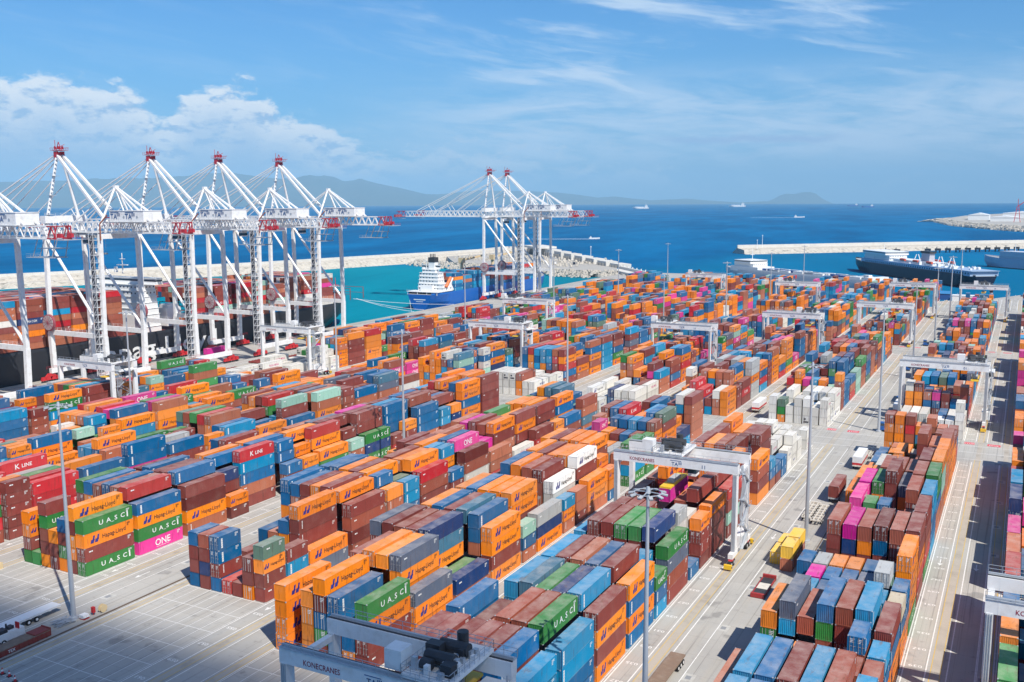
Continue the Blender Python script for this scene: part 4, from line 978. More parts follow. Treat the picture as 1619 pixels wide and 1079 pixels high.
    for k_ in range(12): a_ = k_*pi/6; mb.beam((1.2, -HW-2.15, 25.2), (1.2+3.3*cos(a_), -HW-2.15, 25.2+3.3*sin(a_)), .12, .1, 0, upv=(0, 1, 0))
    mb.box(-.4, 2.6, -HW-1, -HW, 21.8, 24.2, 2); mb.build('cable_reel', [mat('reel_maroon', (.30, .07, .09), .6), mat('reel_grey', (.42, .36, .36), .6), GREYP], e)
    # trolley with cabin and spreader ropes
    mb = MB(); mb.box(12, 18, -3.6, 3.6, 62.0, 62.8, 0); mb.box(13, 15.6, -1.6, 1.6, 57.8, 60.6, 1); mb.box(12.95, 15.65, -1.65, 1.65, 58.3, 59.6, 2)
    for xx in (12.5, 17.5): mb.beam((xx, -3, 62), (xx, -3, 60.5), .2)
    mb.box(16, 19, -2.5, 2.5, 60.4, 61.8, 0); mb.box(20, 23, -2.4, 2.4, 53.6, 54.2, 0)
    for xx in (20.3, 22.7):
        for yy in (-1.8, 1.8): mb.beam((xx, yy, 54.2), (xx, yy, 62), .06)
    mb.build('trolley', [GREYP, WHITE, GLASS], e)
    return e
proto = make_sts()
LBL = ['white quay crane cut by the left edge of the photo', 'white quay crane with the tallest-looking red apex at far left', 'white quay crane, second complete one from the left', 'white quay crane, third complete one, over the lettered black hull', 'white quay crane at the right end of the near berth', 'white quay crane over the blue ship, left of its twin', 'white quay crane farthest right, beside the harbour mouth']
for i, yy in enumerate((222.0, 277, 325.5, 368.3, 413.3, 647.7, 676)):
    o = proto if i == 0 else copy_tree(proto)
    o.location = (-361.5, yy, 0); tag(o, LBL[i], 'crane', 'ship-to-shore cranes along the quay')

# ================================================================ RTG CRANES
def make_rtg(number, trolley_x, spread_z=13.0):
    e = bpy.data.objects.new('gantry_crane', None); COL.objects.link(e)
    g = 13.0; d_ = 4.6
    for sx_ in (-1, 1):
        for sy in (-1, 1):
            mb = MB(); mb.box(sx_*g-.45, sx_*g+.45, sy*d_-.75, sy*d_+.75, 2.4, 19.4)
            if sy < 0:
                for q_ in (-.25, .05, .35): mb.tube((sx_*g+q_, -d_-.85, 2.6), (sx_*g+q_, -d_-.85, 19.3), .07, n=5, mi=1)
            mb.build('leg', [WHITE, GREYP], e)
            bg_ = MB(); x = sx_*g; y = sy*6.3
            bg_.prism([(y-1.3, 1.3), (y+1.3, 1.3), (y+.7, 2.0), (y-.7, 2.0)], x-.35, x+.35, 0, axis='x')
            for r_ in (-.95, .95): bg_.tube((x-.35, y+r_, .78), (x+.35, y+r_, .78), .78, n=16, mi=1); bg_.tube((x+.36, y+r_, .78), (x+.40, y+r_, .78), .36, n=10, mi=2)
            yy = y+sy*2.15; bg_.box(x-.8, x+.8, min(yy, yy+sy*.7), max(yy, yy+sy*.7), .35, 1.25, 3); bg_.box(x-.85, x+.85, min(yy+sy*.1, yy+sy*.55), max(yy+sy*.1, yy+sy*.55), .6, .95, 1)
            bg_.build('wheel_bogie', [RED, RUB, GREYP, YEL], e)
        mb = MB(); mb.box(sx_*g-.5, sx_*g+.5, -7.2, 7.2, 1.9, 2.9); mb.build('sill_beam', WHITE, e)
        mb = MB(); mb.box(sx_*g-.4, sx_*g+.4, -d_+.9, d_-.9, 18.4, 19.2); mb.build('end_tie', WHITE, e)
    for sy in (-1, 1):
        mb = MB(); y = sy*d_
        mb.box(-g-.6, g+.6, y-.7, y+.7, 19.3, 21.3, 0); mb.box(-g-.6, g+.6, y-sy*.35-.12, y-sy*.35+.12, 21.3, 21.42, 1)
        yo = y+sy*.82; mb.box(-g-.6, g+.6, min(y, yo), max(y, yo), 21.32, 21.38, 2)
        mb.rail((-g-.6, yo, 21.38), (g+.6, yo, 21.38), 1.1, 1.8, .055, 2)
        mb.beam((-g-.5, y+.2*sy, 21.5), (g+.5, y+.2*sy, 21.5), .3, .22, 2)
        for k_ in range(7): mb.box(-g+1+k_*3.9, -g+1.12+k_*3.9, y-.72, y+.72, 19.3, 21.28, 0)
        gd = mb.build('girder', [WHITE, DARK, GALV], e)
        if sy < 0:
            mb = MB(); mb.text('KONECRANES', (-g+5.9, y-.72, 19.75), (1, 0, 0), (0, 0, 1), 1.0, 0, cond=.86); mb.text(number, (g-6.6, y-.72, 19.65), (1, 0, 0), (0, 0, 1), 1.1, 1)
            mb.text('TA', (.2, y-.72, 19.6), (1, 0, 0), (0, 0, 1), 1.1, 1); mb.box(-.8, 1.6, y-.73, y-.72, 20.65, 20.75, 1)
            for q_ in range(3): mb.box(1.05+q_*.25, 1.17+q_*.25, y-.73, y-.72, 19.9, 20.5, 1)
            mb.build('lettering', [TXTR, TXTB], gd)
    # stairs, cable festoon and power house on the right-hand side
    mb = MB(); x = g+1.2
    for k_ in range(6):
        z = 3+k_*2.7; y0_, y1_ = (-3.2, 1.0) if k_ % 2 == 0 else (1.0, -3.2)
        mb.beam((x, y0_, z), (x, y1_, z+2.7), .7, .12); mb.beam((x+.35, y0_, z+1), (x+.35, y1_, z+3.7), .06); mb.beam((x-.35, y0_, z+1), (x-.35, y1_, z+3.7), .06)
        yp = y1_; mb.box(x-.6, x+.6, min(yp, yp+(.9 if yp > 0 else -.9)), max(yp, yp+(.9 if yp > 0 else -.9)), z+2.62, z+2.7)
        mb.rail((x+.6, yp-.8, z+2.7), (x+.6, yp+.8, z+2.7), 1.1, .8, .05)
    for y in (-3.9, 1.7): mb.beam((x, y, 2.9), (x, y, 20.9), .12)
    mb.build('stairway', [GALV], e)
    mb = MB(); mb.box(g-.95, g+.95, -2.9, 3.2, 3.0, 5.6, 0); mb.box(g+.955, g+1.0, -2.2, -.4, 3.4, 5.2, 1); mb.build('power_house', [WHITE, GREYP], e); mb = MB(); mb.box(-g-.6, -g+.6, -2.6, 2.6, 3.0, 5.2, 0); mb.build('electrical_cabinet', WHITE, e)
    # trolley
    t_ = MB(); X = trolley_x
    t_.box(X-3.2, X+3.2, -5.1, 5.1, 21.5, 22.0, 0)
    for q_ in (-1.7, 1.5): t_.tube((X-1.9, q_, 23.0), (X+1.9, q_, 23.0), .8, n=14, mi=1)
    t_.box(X-2.8, X-.9, -.6, .8, 22, 23.8, 1); t_.box(X+1.2, X+2.7, -3.8, -2.3, 22, 23.4, 1); t_.tube((X+.2, 3.0, 22), (X+.2, 3.0, 24.4), .7, n=10, mi=1); t_.tube((X-1.6, -3.2, 22.8), (X-.2, -3.2, 22.8), .65, n=12, mi=1)
    R = random.Random(number)
    for k_ in range(16): a1_ = X+R.uniform(-3, 3); b1_ = R.uniform(-4.5, 4.5); t_.box(a1_-.3, a1_+.3, b1_-.3, b1_+.3, 22, 22+R.uniform(.4, 1.6), R.choice([0, 1, 2]))
    for a1_, b1_ in (((X-3.2, -5.1), (X+3.2, -5.1)), ((X+3.2, -5.1), (X+3.2, 5.1)), ((X+3.2, 5.1), (X-3.2, 5.1)), ((X-3.2, 5.1), (X-3.2, -5.1))): t_.rail((*a1_, 22), (*b1_, 22), 1.1, 1.1, .05, 2)
    t_.box(X-5.6, X-3.3, -4.9, -2.6, 22.0, 24.4, 0); t_.build('trolley', [WHITE, DARK, GALV], e)
    mb = MB(); mb.box(X+3.4, X+5.2, -1.2, 1.2, 16.6, 18.9, 0); mb.box(X+3.35, X+5.25, -1.25, 1.25, 17.2, 18.4, 1); mb.box(X+3.0, X+5.6, -3.6, 3.6, 18.9, 19.1, 0); mb.build('cabin', [WHITE, GLASS], e)
    mb = MB(); Zs = spread_z
    mb.box(X-1.2, X+1.2, -6.0, 6.0, Zs, Zs+.35, 0); mb.box(X-.7, X+.7, -2.4, 2.4, Zs+.35, Zs+1.1, 1)
    for a1_ in (-.9, .9):
        for b1_ in (-2, 2): mb.beam((X+a1_, b1_, Zs+.8), (X+a1_*1.8, b1_*1.2, 21.6), .06, .06, 2)
    mb.build('spreader', [YEL, GREYP, DARK], e)
    # fan of cables hanging on the right
    mb = MB()
    for k_ in range(7): mb.tube((g+.8, -4.2+k_*.35, 20.8), (g+1.5, -3.8+k_*.3, 18.2-k_*.3), .09, n=5); mb.tube((g+1.5, -3.8+k_*.3, 18.2-k_*.3), (g+.6, -3.5+k_*.2, 12-k_*.8), .08, n=5)
    mb.build('cable_bundle', [GALV], e)
    return e
def rtg(bk, y, num, tx_, label, sz=13.0):
    e = make_rtg(num, tx_, sz); e.location = (XR[bk]-7.7-(1.2 if num == '12' else 0), y, 0); tag(e, label, 'crane', 'rubber-tyred gantry cranes over the container blocks'); return e
rtg('M', 90.5, '12', 7.4, 'shaded white gantry crane cut by the bottom edge of the photo', 17.6)
rtg('M', 196.2, '11', -1.6, 'white gantry crane lifting a magenta container over the middle block', 14.6)
rtg('R1', 350, '01', 9.5, 'white gantry crane behind the crossroad in the right-hand block', 16)
rtg('R0', 145.5, '03', 3, 'white gantry crane cut by the right edge, over the shaded block', 17)
rtg('B4', 377, '14', 10, 'white gantry crane left of centre, in front of the quay cranes', 16)
rtg('B2', 408, '15', -8, 'white gantry crane at picture centre, beyond the white refrigerated boxes', 16)
rtg('L', 470, '08', 8, 'white gantry crane right of centre with a cabin by its right leg', 16)
rtg('M', 534, '07', 6, 'white gantry crane standing before the stern of the navy ferry', 17)
rtg('M', 668, '06', -6, 'small far white gantry crane with the navy ferry right behind it', 17)
rtg('R1', 667, '05', 0, 'far white gantry crane over the last stacks before the quay road', 17)
rtg('B2', 646, '16', -6, 'far white gantry crane below the low ro-ro ferry', 17)
rtg('B4', 690, '17', -6, 'farthest white gantry crane, left of the ro-ro ferry bow', 17)
rtg('B5', 472, '18', -9, 'white gantry crane in front of the blue ship', 17)
rtg('B6', 224, '21', 10, 'white gantry crane at far left below the black ship', 17)
rtg('B6', 325, '22', 9, 'white gantry crane between the near quay cranes and white refrigerated boxes', 17)
build_container(XR['M']-7.7-1.6, 196.2-6.1, 14.6-2.92, 12.19, 2.9, 'p', 3, False, 'magenta container hanging from the gantry crane spreader over the middle block', group='single containers handled on the ground lanes')
# the mass of containers, yard and ships together
CM.m = [0]*len(CM.f)
o = CM.build('stacked_containers', [PA], attr=True); tag(o, 'mass of smaller far stacked containers of every colour filling the yard and ship decks', 'containers'); o['kind'] = 'stuff'
# ================================================================ LIGHT MASTS
def make_mast():
    e = bpy.data.objects.new('light_mast', None); COL.objects.link(e)
    mb = MB(); mb.tube((0, 0, 0), (0, 0, 39.6), .46, .19, 14); mb.tube((0, 0, 0), (0, 0, .5), .9, .85, 14); mb.build('pole', GALV, e, smooth=False)
    mb = MB(); mb.box(-1.3, 1.3, -1.3, 1.3, -.3, .05); mb.build('footing', CONC, e)
    mb = MB()
    for i in range(12): a = i*pi/6; b_ = (i+1)*pi/6; mb.beam((1.7*cos(a), 1.7*sin(a), 39.6), (1.7*cos(b_), 1.7*sin(b_), 39.6), .1)
    for i in range(4): a = i*pi/2; mb.beam((0, 0, 39.7), (1.7*cos(a), 1.7*sin(a), 39.6), .1)
    mb.tube((0, 0, 39.5), (0, 0, 40.3), .35, .2, 10); mb.build('lamp_ring', GALV, e)
    for i in range(10):
        a = i*pi/5+.2; mb = MB(); c_, s_ = cos(a), sin(a)
        P = Vector((1.65*c_, 1.65*s_, 39.55)); Q = Vector((2.4*c_, 2.4*s_, 39.4)); mb.beam(P, Q, .46, .16, 0, upv=(0, 0, 1)); mb.beam(P-Vector((0, 0, .1)), Q-Vector((0, 0, .1)), .5, .05, 1); mb.build('floodlight', [GREYP, GLASS], e)
    return e
mp = make_mast()
MP = [(-39, 109, 'nearest tall floodlight mast, standing beside the brown flatbed trailer'), (-149.0, 110.4, 'tall floodlight mast in the left foreground beside parked trailers'), (-39, 212, 'floodlight mast behind the yellow containers'), (-38.7, 327.5, 'floodlight mast at the crossroad beside the white-and-red trailer'),
      (-149.6, 218, 'floodlight mast rising from green and orange stacks left of centre'), (-149.2, 326, 'floodlight mast at the middle crossroad by white refrigerated boxes'), (-257.5, 326, 'floodlight mast beside the gantry crane at the near quay'), (-257.5, 218, 'floodlight mast at the left, in front of the near quay cranes'),
      (-39, 434, 'floodlight mast on the median right of the second crossroad'), (-39, 542, 'far floodlight mast on the right median before the ferry'), (-39, 650, 'floodlight mast against the middle of the navy ferry hull'), (-149, 434, 'floodlight mast over mixed stacks right of centre'),
      (-149, 542, 'floodlight mast before the white refrigerated boxes, far centre right'), (-149, 650, 'slim far floodlight mast in front of the ro-ro ferry'), (-257.5, 434, 'floodlight mast between centre gantry crane and blue ship'), (-257.5, 542, 'floodlight mast over containers right of the twin quay cranes'),
      (-257.5, 650, 'floodlight mast against the open sea near the harbour mouth'), (-257.5, 758, 'farthest floodlight mast standing clear against the sea'), (-149, 758, 'farthest floodlight mast in front of the ro-ro ferry stern'), (-39, 745, 'last floodlight mast on the right median'), (22, 640, 'floodlight mast at the far right apron'), (-39, -8, 'unused')]
first = True
for x, y, lab in MP:
    if lab == 'unused': continue
    o = mp if first else copy_tree(mp); first = False
    o.location = (x, y, 0); o.rotation_euler.z = (x*7+y) % 1.0; tag(o, lab, 'light mast', 'floodlight masts on a regular grid')
# ================================================================ TRAILERS, TRUCKS, LOOSE GOODS
CREAM = mat('cream_chassis', (.66, .62, .54), .6, 0, .4, (.35, .3, .25), .8); CHR = mat('maroon_steel', (.25, .045, .035), .6, 0, .5, (.14, .07, .05), .7); WOOD = mat('timber_deck', (.22, .15, .105), .85, 0, .5, (.33, .26, .2), .9); CRATE = mat('crate_timber', (.60, .47, .27), .8)
def wheels(par, ys_, w=2.4, r=.5, z=.5):
    for y in ys_:
        for s in (-1, 1):
            mb = MB(); mb.tube((s*w/2-.28*s, y, z), (s*w/2, y, z), r, n=14, mi=0); mb.tube((s*w/2, y, z), (s*w/2+.02*s, y, z), r*.5, n=10, mi=1); mb.build('wheel', [RUB, WHITE], par)
def chassis(x, y, rz, label, L=12.4, m_=None, wy=(1.6, 3.0), group='empty trailers parked on the ground'):
    e = empty('container_trailer', (x, y, 0), label, 'trailer', group, rz)
    mb = MB()
    for s in (-1, 1): mb.box(s*.5-.1, s*.5+.1, -L/2, L/2, .95, 1.35)
    for k in range(7):
        yy = -L/2+.3+k*(L-.6)/6; mb.box(-1.2, 1.2, yy-.22, yy+.22, 1.0, 1.30)
    for s in (-1, 1): mb.box(s*1.15-.08, s*1.15+.08, -L/2+.2, L/2-.2, 1.12, 1.3)
    mb.box(-1.22, 1.22, L/2-.5, L/2, .95, 1.5); mb.build('frame', m_ or CREAM, e); wheels(e, (-L/2+wy[0], -L/2+wy[1]))
    mb = MB(); mb.box(-.9, -.7, L/2-3, L/2-2.8, 0, 1.0); mb.box(.7, .9, L/2-3, L/2-2.8, 0, 1.0); mb.build('landing_leg', GREYP, e)
    return e
def boxed_trailer(x, y, rz, label):
    e = chassis(x, y, rz, label, group=None); e.name = 'box_trailer'
    mb = MB(); mb.box(-1.25, 1.25, -5.8, 5.8, 1.36, 3.7, 0); mb.box(-1.26, 1.26, -5.81, 5.81, 1.36, 2.0, 1); mb.build('box', [WHITE, RED], e)
    return e
g_ = lambda px, py, z=0: gp(px, py, z)
P = g_(1268, 815); chassis(-39.3, P.y, 0, 'white skeletal container trailer behind the floodlight mast and yellow boxes')
chassis(-41.6, P.y+1.5, 0, 'white skeletal container trailer beside its twin, left of the mast')
P = g_(1306, 800); chassis(-38.6, P.y+9, 0, 'dark-wheeled trailer under the maroon container beside blue stacks', m_=GREYP)
build_container(-38.6, P.y+3, 1.4, 12.19, 2.9, 'M', 4, False, 'maroon container loaded on a lone trailer right of the lane', group='single containers handled on the ground lanes')
boxed_trailer(-38.0, g_(1345, 738).y+3, 0, 'white box trailer with a red band parked before the pink container')
boxed_trailer(-36.5, g_(1399, 650).y, 0, 'white box trailer with a red band beside the crossroad mast')
for i, (px, py) in enumerate(((1405, 628), (1411, 612), (1417, 596), (1424, 575), (1380, 720))):
    P = g_(px, py); chassis(-37.2+(i % 2)*.8, P.y, 0, ['cream trailer left of the crossroad gantry crane leg, nearest of four', 'cream trailer left of the gantry crane, second in its file', 'cream trailer in the file, third beyond the gantry crane leg', 'cream trailer last in the file beyond the gantry crane', 'cream trailer between white box trailer and orange stacks'][i])
for x_, y_, z_, c_, lab in ((-41.9, 195.6, .02, 'k', 'yellow short container on the median nearest the lane, front one'), (-41.9, 202.2, .02, 'k', 'yellow short container on the median nearest the lane, rear one'), (-39.1, 192.4, .02, 'T', 'brown short container under the front yellow one on the median'), (-39.1, 199.0, .02, 'm', 'brown short container under the rear yellow one beside the mast'),
        (-39.1, 192.6, 2.65, 'k', 'yellow short container on top of a brown one, front'), (-39.1, 199.2, 2.65, 'k', 'yellow short container on top of a brown one, rear, by the mast')):
    build_container(x_, y_, z_, 6.06, 2.6, c_, 8, z_ < 1 and c_ == 'k' and y_ < 200, lab, group='single containers handled on the ground lanes')
# tank container
P = g_(1350, 772); e = empty('tank_container', (-34.6, P.y+4, 0), 'silver tank container in a frame behind the blue boxes', 'tank'); mb = MB(); mb.tube((0, -2.8, 1.3), (0, 2.8, 1.3), 1.1, n=18); mb.build('tank', SHW, e, smooth=False)
mb = MB()
for yy in (-3, 3):
    for s in (-1, 1): mb.beam((s*1.2, yy, 0), (s*1.2, yy, 2.6), .14)
    for zz in (.1, 2.55): mb.beam((-1.2, yy, zz), (1.2, yy, zz), .14)
for s in (-1, 1):
    for zz in (.1, 2.55): mb.beam((s*1.2, -3, zz), (s*1.2, 3, zz), .12)
mb.build('frame', GREYP, e)
# white trailer, maroon flat rack and cones at lower left
P = g_(30, 965)
e = chassis(-155.0, 105.3, pi, 'white flatbed trailer with twin wheels at far lower left', group=None, m_=SHW, wy=(5.0, 6.6)); 
mb = MB(); mb.box(-1.25, 1.25, -6.2, 6.4, 1.36, 1.46); mb.build('deck', SHW, e)
e = empty('flat_rack', (-147.8, 97.6, 0), 'maroon flat rack with timber deck lying by the kerb, lower left', 'flat rack')
mb = MB(); mb.box(-1.2, 1.2, -6, 6.2, 1.0, 1.15, 1); mb.box(-1.2, 1.2, 3.3, 6.2, 1.16, 1.35, 0); mb.box(1.1, 1.22, -6, 6.2, .1, 1.0, 0); mb.box(-1.22, -1.1, -6, 6.2, .1, 1.0, 0)
mb.box(-1.2, 1.2, -6.05, -5.8, .1, 1.9, 0); mb.box(-1.2, 1.2, 6.2, 6.4, .1, 1.5, 0)
for k in range(14): mb.box(1.22, 1.30, -5.7+k*.85, -5.5+k*.85, .1, 1.05, 0)
mb.build('body', [CHR, WOOD], e); mb = MB(); mb.text('TEX', (1.31, -1.2, .3), (0, 1, 0), (0, 0, 1), .75); mb.build('lettering', [LW], e)
e = empty('generator_trailer', (-151.3, 98.6, 0), 'white machine with dark pipes and red panel at lower left', 'machine')
mb = MB(); mb.box(-1, 1, -3.4, 3.0, .6, 2.0, 0); mb.box(-.7, .8, -2.5, 0, 2.0, 2.6, 1); mb.box(.2, 1.1, 1.8, 2.0, 2.0, 3.1, 2); mb.box(-.8, .2, .6, 1.6, 2.0, 2.5, 1)
for q_ in (-2, -.8, .6): mb.tube((-.5, q_, 2.0), (-.5, q_, 3.0), .16, n=7, mi=1)
mb.build('body', [WHITE, DARK, RED], e); wheels(e, (-2, -1), 2.1)
e = empty('crate', (-184.2, 119.4, 0), 'pale timber crate on the paving beside the leftmost stack', 'crate', None, .1)
mb = MB(); mb.box(-.9, .9, -.8, .8, .12, 1.25, 0)
for s in (-.93, .87):
    for z in (.15, .6, 1.1): mb.box(-.95, .95, s, s+.06, z, z+.14, 0)
mb.box(-.9, -.6, -.8, .8, 0, .12, 0); mb.box(.6, .9, -.8, .8, 0, .12, 0); mb.build('body', CRATE, e)
for i, (px, py) in enumerate(((4, 1066), (15, 1070), (24, 1078))):
    P = g_(px, py); e = empty('traffic_cone', (P.x, P.y, 0), 'small red and white traffic cone at the lower left corner', 'cone', 'traffic cones in the lower left corner')
    mb = MB(); mb.box(-.35, .35, -.35, .35, 0, .08, 1); mb.tube((0, 0, .08), (0, 0, .5), .24, .17, 10, 0); mb.tube((0, 0, .5), (0, 0, .8), .17, .11, 10, 2); mb.tube((0, 0, .8), (0, 0, 1.15), .11, .04, 10, 0); mb.build('body', [RED, RUB, WHITE], e)
# clutter at the foot of the left mast
e = empty('scaffold_pile', (-148.9, 108.0, 0), 'pile of grey scaffold tubes at the foot of the left mast', 'scrap pile'); mb = MB(); R = random.Random(3)
for k in range(34): a = R.uniform(-.5, .5); x = R.uniform(-1.2, 1.2); mb.tube((x, -1.6+R.uniform(-.3, .3), R.uniform(.1, 1.1)), (x+a, 1.6, R.uniform(.1, .9)), .045, n=5)
mb.build('tubes', GALV, e)
e = empty('fire_cabinet', (-147.2, 113.2, 0), 'small red fire cabinet beside the left mast', 'cabinet'); mb = MB(); mb.box(-.3, .3, -.25, .25, .5, 1.5); mb.box(-.05, .05, -.05, .05, 0, .5); mb.box(-.33, .33, -.28, .28, 1.5, 1.56); mb.build('body', RED, e)
e = empty('cable_drum', (-146.9, 115.0, 0), 'yellow timber cable drum beside the red cabinet', 'drum'); mb = MB(); mb.tube((-.35, 0, .75), (-.28, 0, .75), .75, n=16); mb.tube((.28, 0, .75), (.35, 0, .75), .75, n=16); mb.tube((-.3, 0, .75), (.3, 0, .75), .35, n=12); mb.build('body', CRATE, e)
e = empty('pallet_pile', (-147.4, 111.4, 0), 'white and red pallets heaped between mast and cabinet', 'pallets'); mb = MB()
for k in range(5): mb.box(-.7+R.uniform(-.2, .2), .6+R.uniform(-.2, .2), -.6, .6, .05+k*.17, .15+k*.17, R.choice([0, 0, 1]))
mb.build('boards', [WHITE, RED], e)
# lane gear on the right
P = g_(1212, 932); e = empty('flat_rack', (-41.0, P.y, 0), 'low red-framed flat rack with dark deck beside the lane', 'flat rack')
mb = MB(); mb.box(-1.1, 1.1, -4.6, 4.6, .3, .55, 1); mb.box(-1.3, 1.3, -5.2, -4.6, .1, .9, 0); mb.box(-1.3, 1.3, 4.6, 5.2, .1, 1.1, 0); mb.box(-1.3, -1.1, -5, 5, .2, .6, 0); mb.box(1.1, 1.3, -5, 5, .2, .6, 0); mb.box(-1.05, 1.05, -1.6, 1.4, .56, .62, 2); mb.build('body', [mat('worn_red', (.36, .03, .03), .6, 0, .5, (.2, .08, .06), 1.0), DARK, CREAM], e)
P = g_(1050, 1062); e = empty('flatbed_trailer', (-46.3, P.y-1.5, 0), 'brown timber-decked flatbed trailer beside the nearest mast', 'trailer')
mb = MB(); mb.box(-1.25, 1.25, -6.0, 6.0, 1.15, 1.4, 0); mb.box(-.5, .5, -6, 6, .8, 1.15, 1); mb.build('deck', [WOOD, GREYP], e); wheels(e, (5.0, 3.8, 2.6), 2.5)
e = empty('tractor_unit', (-46.3, P.y-11.0, 0), 'blue terminal tractor at the bottom edge pulling the flatbed', 'truck'); mb = MB(); mb.box(-1.2, .3, -3.0, -1.0, .9, 3.0, 0); mb.box(-1.21, .31, -3.01, -1.6, 1.9, 2.7, 1); mb.box(-1.2, 1.2, -3.2, 3.2, .6, .95, 0); mb.box(.3, 1.2, -3, -1.4, .95, 1.7, 0); mb.build('body', [BLUEP, GLASS], e); wheels(e, (-2.2, 2.0), 2.4)
for i, (x, y, lab) in enumerate(((-43.0, 455, 'blue terminal tractor beside the white refrigerated stacks'), (-42.5, 537, 'small blue terminal tractor under the far gantry crane'), (-37.5, 378, 'dark blue terminal tractor by the crossroad gantry crane leg'), (-37.6, 331, 'blue truck cab just left of the white refrigerated stack'))):
    e = empty('terminal_tractor', (x, y, 0), lab, 'truck', 'tractors working between the blocks'); mb = MB(); mb.box(-1.2, .3, -3.0, -1.0, .9, 3.0, 0); mb.box(-1.21, .31, -3.01, -1.6, 1.9, 2.7, 1); mb.box(-1.2, 1.2, -3.2, 3.2, .6, .95, 0); mb.box(-1.2, 1.2, -1, 2.5, .95, 1.5, 2); mb.build('body', [BLUEP, GLASS, DARK], e); wheels(e, (-2.2, 2.0), 2.4)
boxed_trailer(XR['L']+7.5, g_(925, 622).y, 0, 'white box trailer with a red band at the middle crossroad')
# a spreader with magenta box under the near quay crane
build_container(-346, 338, 2.2, 12.19, 2.9, 'p', 4, False, 'magenta container being landed under the near quay cranes', group='single containers handled on the ground lanes')
for i, (x, y) in enumerate(((-316, 300), (-312, 318), (-317, 345), (-311, 362), (-317, 385), (-320, 410))):
    e = empty('hatch_cover', (x, y, .3), 'maroon hatch cover lying flat on the quay apron', 'hatch cover', 'hatch covers laid on the quay apron'); mb = MB(); mb.box(-2.6, 2.6, -6.3, 6.3, 0, .55, 0)
    for k in range(7): mb.box(-2.5, 2.5, -6+k*2, -5.8+k*2, .55, .75, 0)
    mb.build('panel', CHR, e)
# quay buildings at the far right
for i, (x0, x1, y0, y1, h, lab) in enumerate(((16, 44, 752, 776, 8, 'white gate canopy on posts at the far right apron'), (50, 90, 752, 776, 8, 'second white gate canopy cut by the right edge'))):
    e = empty('gate_canopy', ((x0+x1)/2, (y0+y1)/2, 0), lab, 'canopy'); mb = MB(); w = (x1-x0)/2; mb.box(-w, w, -12, 12, h-1.4, h); mb.build('roof', SHW, e)
    for k in range(5): mb = MB(); xx = -w+1+k*(2*w-2)/4; mb.box(xx-.25, xx+.25, -10, 10, 0, h-1.4); mb.build('support_wall', GREYP, e)
e = empty('quay_shed', (-62, 792, 0), 'low blue shed before the navy ferry hull', 'shed'); mb = MB(); mb.box(-14, 14, -5, 5, 0, 4.6, 0); mb.prism([(-5.4, 4.6), (5.4, 4.6), (0, 6.4)], -14.4, 14.4, 1, axis='x'); mb.build('walls', [BLUEP, mat('blue_roof', (.04, .20, .42), .5)], e)
e = empty('quay_shed', (-35, 786, 0), 'long white flat-roofed shed beside the right-hand block end', 'shed'); mb = MB(); mb.box(-11, 11, -4, 4, 0, 4); mb.box(-11.3, 11.3, -4.3, 4.3, 4, 4.25); mb.build('walls', SHW, e)
e = empty('quay_shed', (22, 842, 0), 'cream shed with wide dark openings at the right edge', 'shed'); mb = MB(); mb.box(-18, 18, -6, 6, 0, 7, 0)
for k in range(5): mb.box(-16+k*6.6, -12+k*6.6, -6.02, -5.9, 0, 5, 1)
mb.box(-18.4, 18.4, -6.4, 6.4, 7, 7.4, 0); mb.build('walls', [mat('cream_wall', (.55, .50, .40), .8), DARK], e)
# mooring lines
for i, (a_, b_) in enumerate((((-377, 500, 13), (-365.5, 560, .5)), ((-380, 503, 13), (-365.5, 548, .5)), ((-380, 500, 13), (-365.5, 600, .5)), ((-381, 566, 6), (-365.5, 545, .5)))):
    cu = bpy.data.curves.new('mooring_line', 'CURVE'); cu.dimensions = '3D'; cu.bevel_depth = .11; sp_ = cu.splines.new('POLY'); sp_.points.add(12); A_, B_ = Vector(a_), Vector(b_)
    for k in range(13): q_ = A_.lerp(B_, k/12); q_.z -= 2.2*4*(k/12)*(1-k/12)*.5; sp_.points[k].co = (*q_, 1)
    cu.materials.append(SHW); me_o = bpy.data.objects.new('tmp', cu); COL.objects.link(me_o); me = bpy.data.meshes.new_from_object(me_o.evaluated_get(bpy.context.evaluated_depsgraph_get())); bpy.data.objects.remove(me_o)
    o = bpy.data.objects.new('mooring_line', me); COL.objects.link(o); tag(o, ['pale mooring line running from the black ship bow to the quay, upper one', 'short pale mooring line under the black ship bow', 'longest pale mooring line from the black ship bow', 'stern mooring line of the blue ship'][i], 'rope')

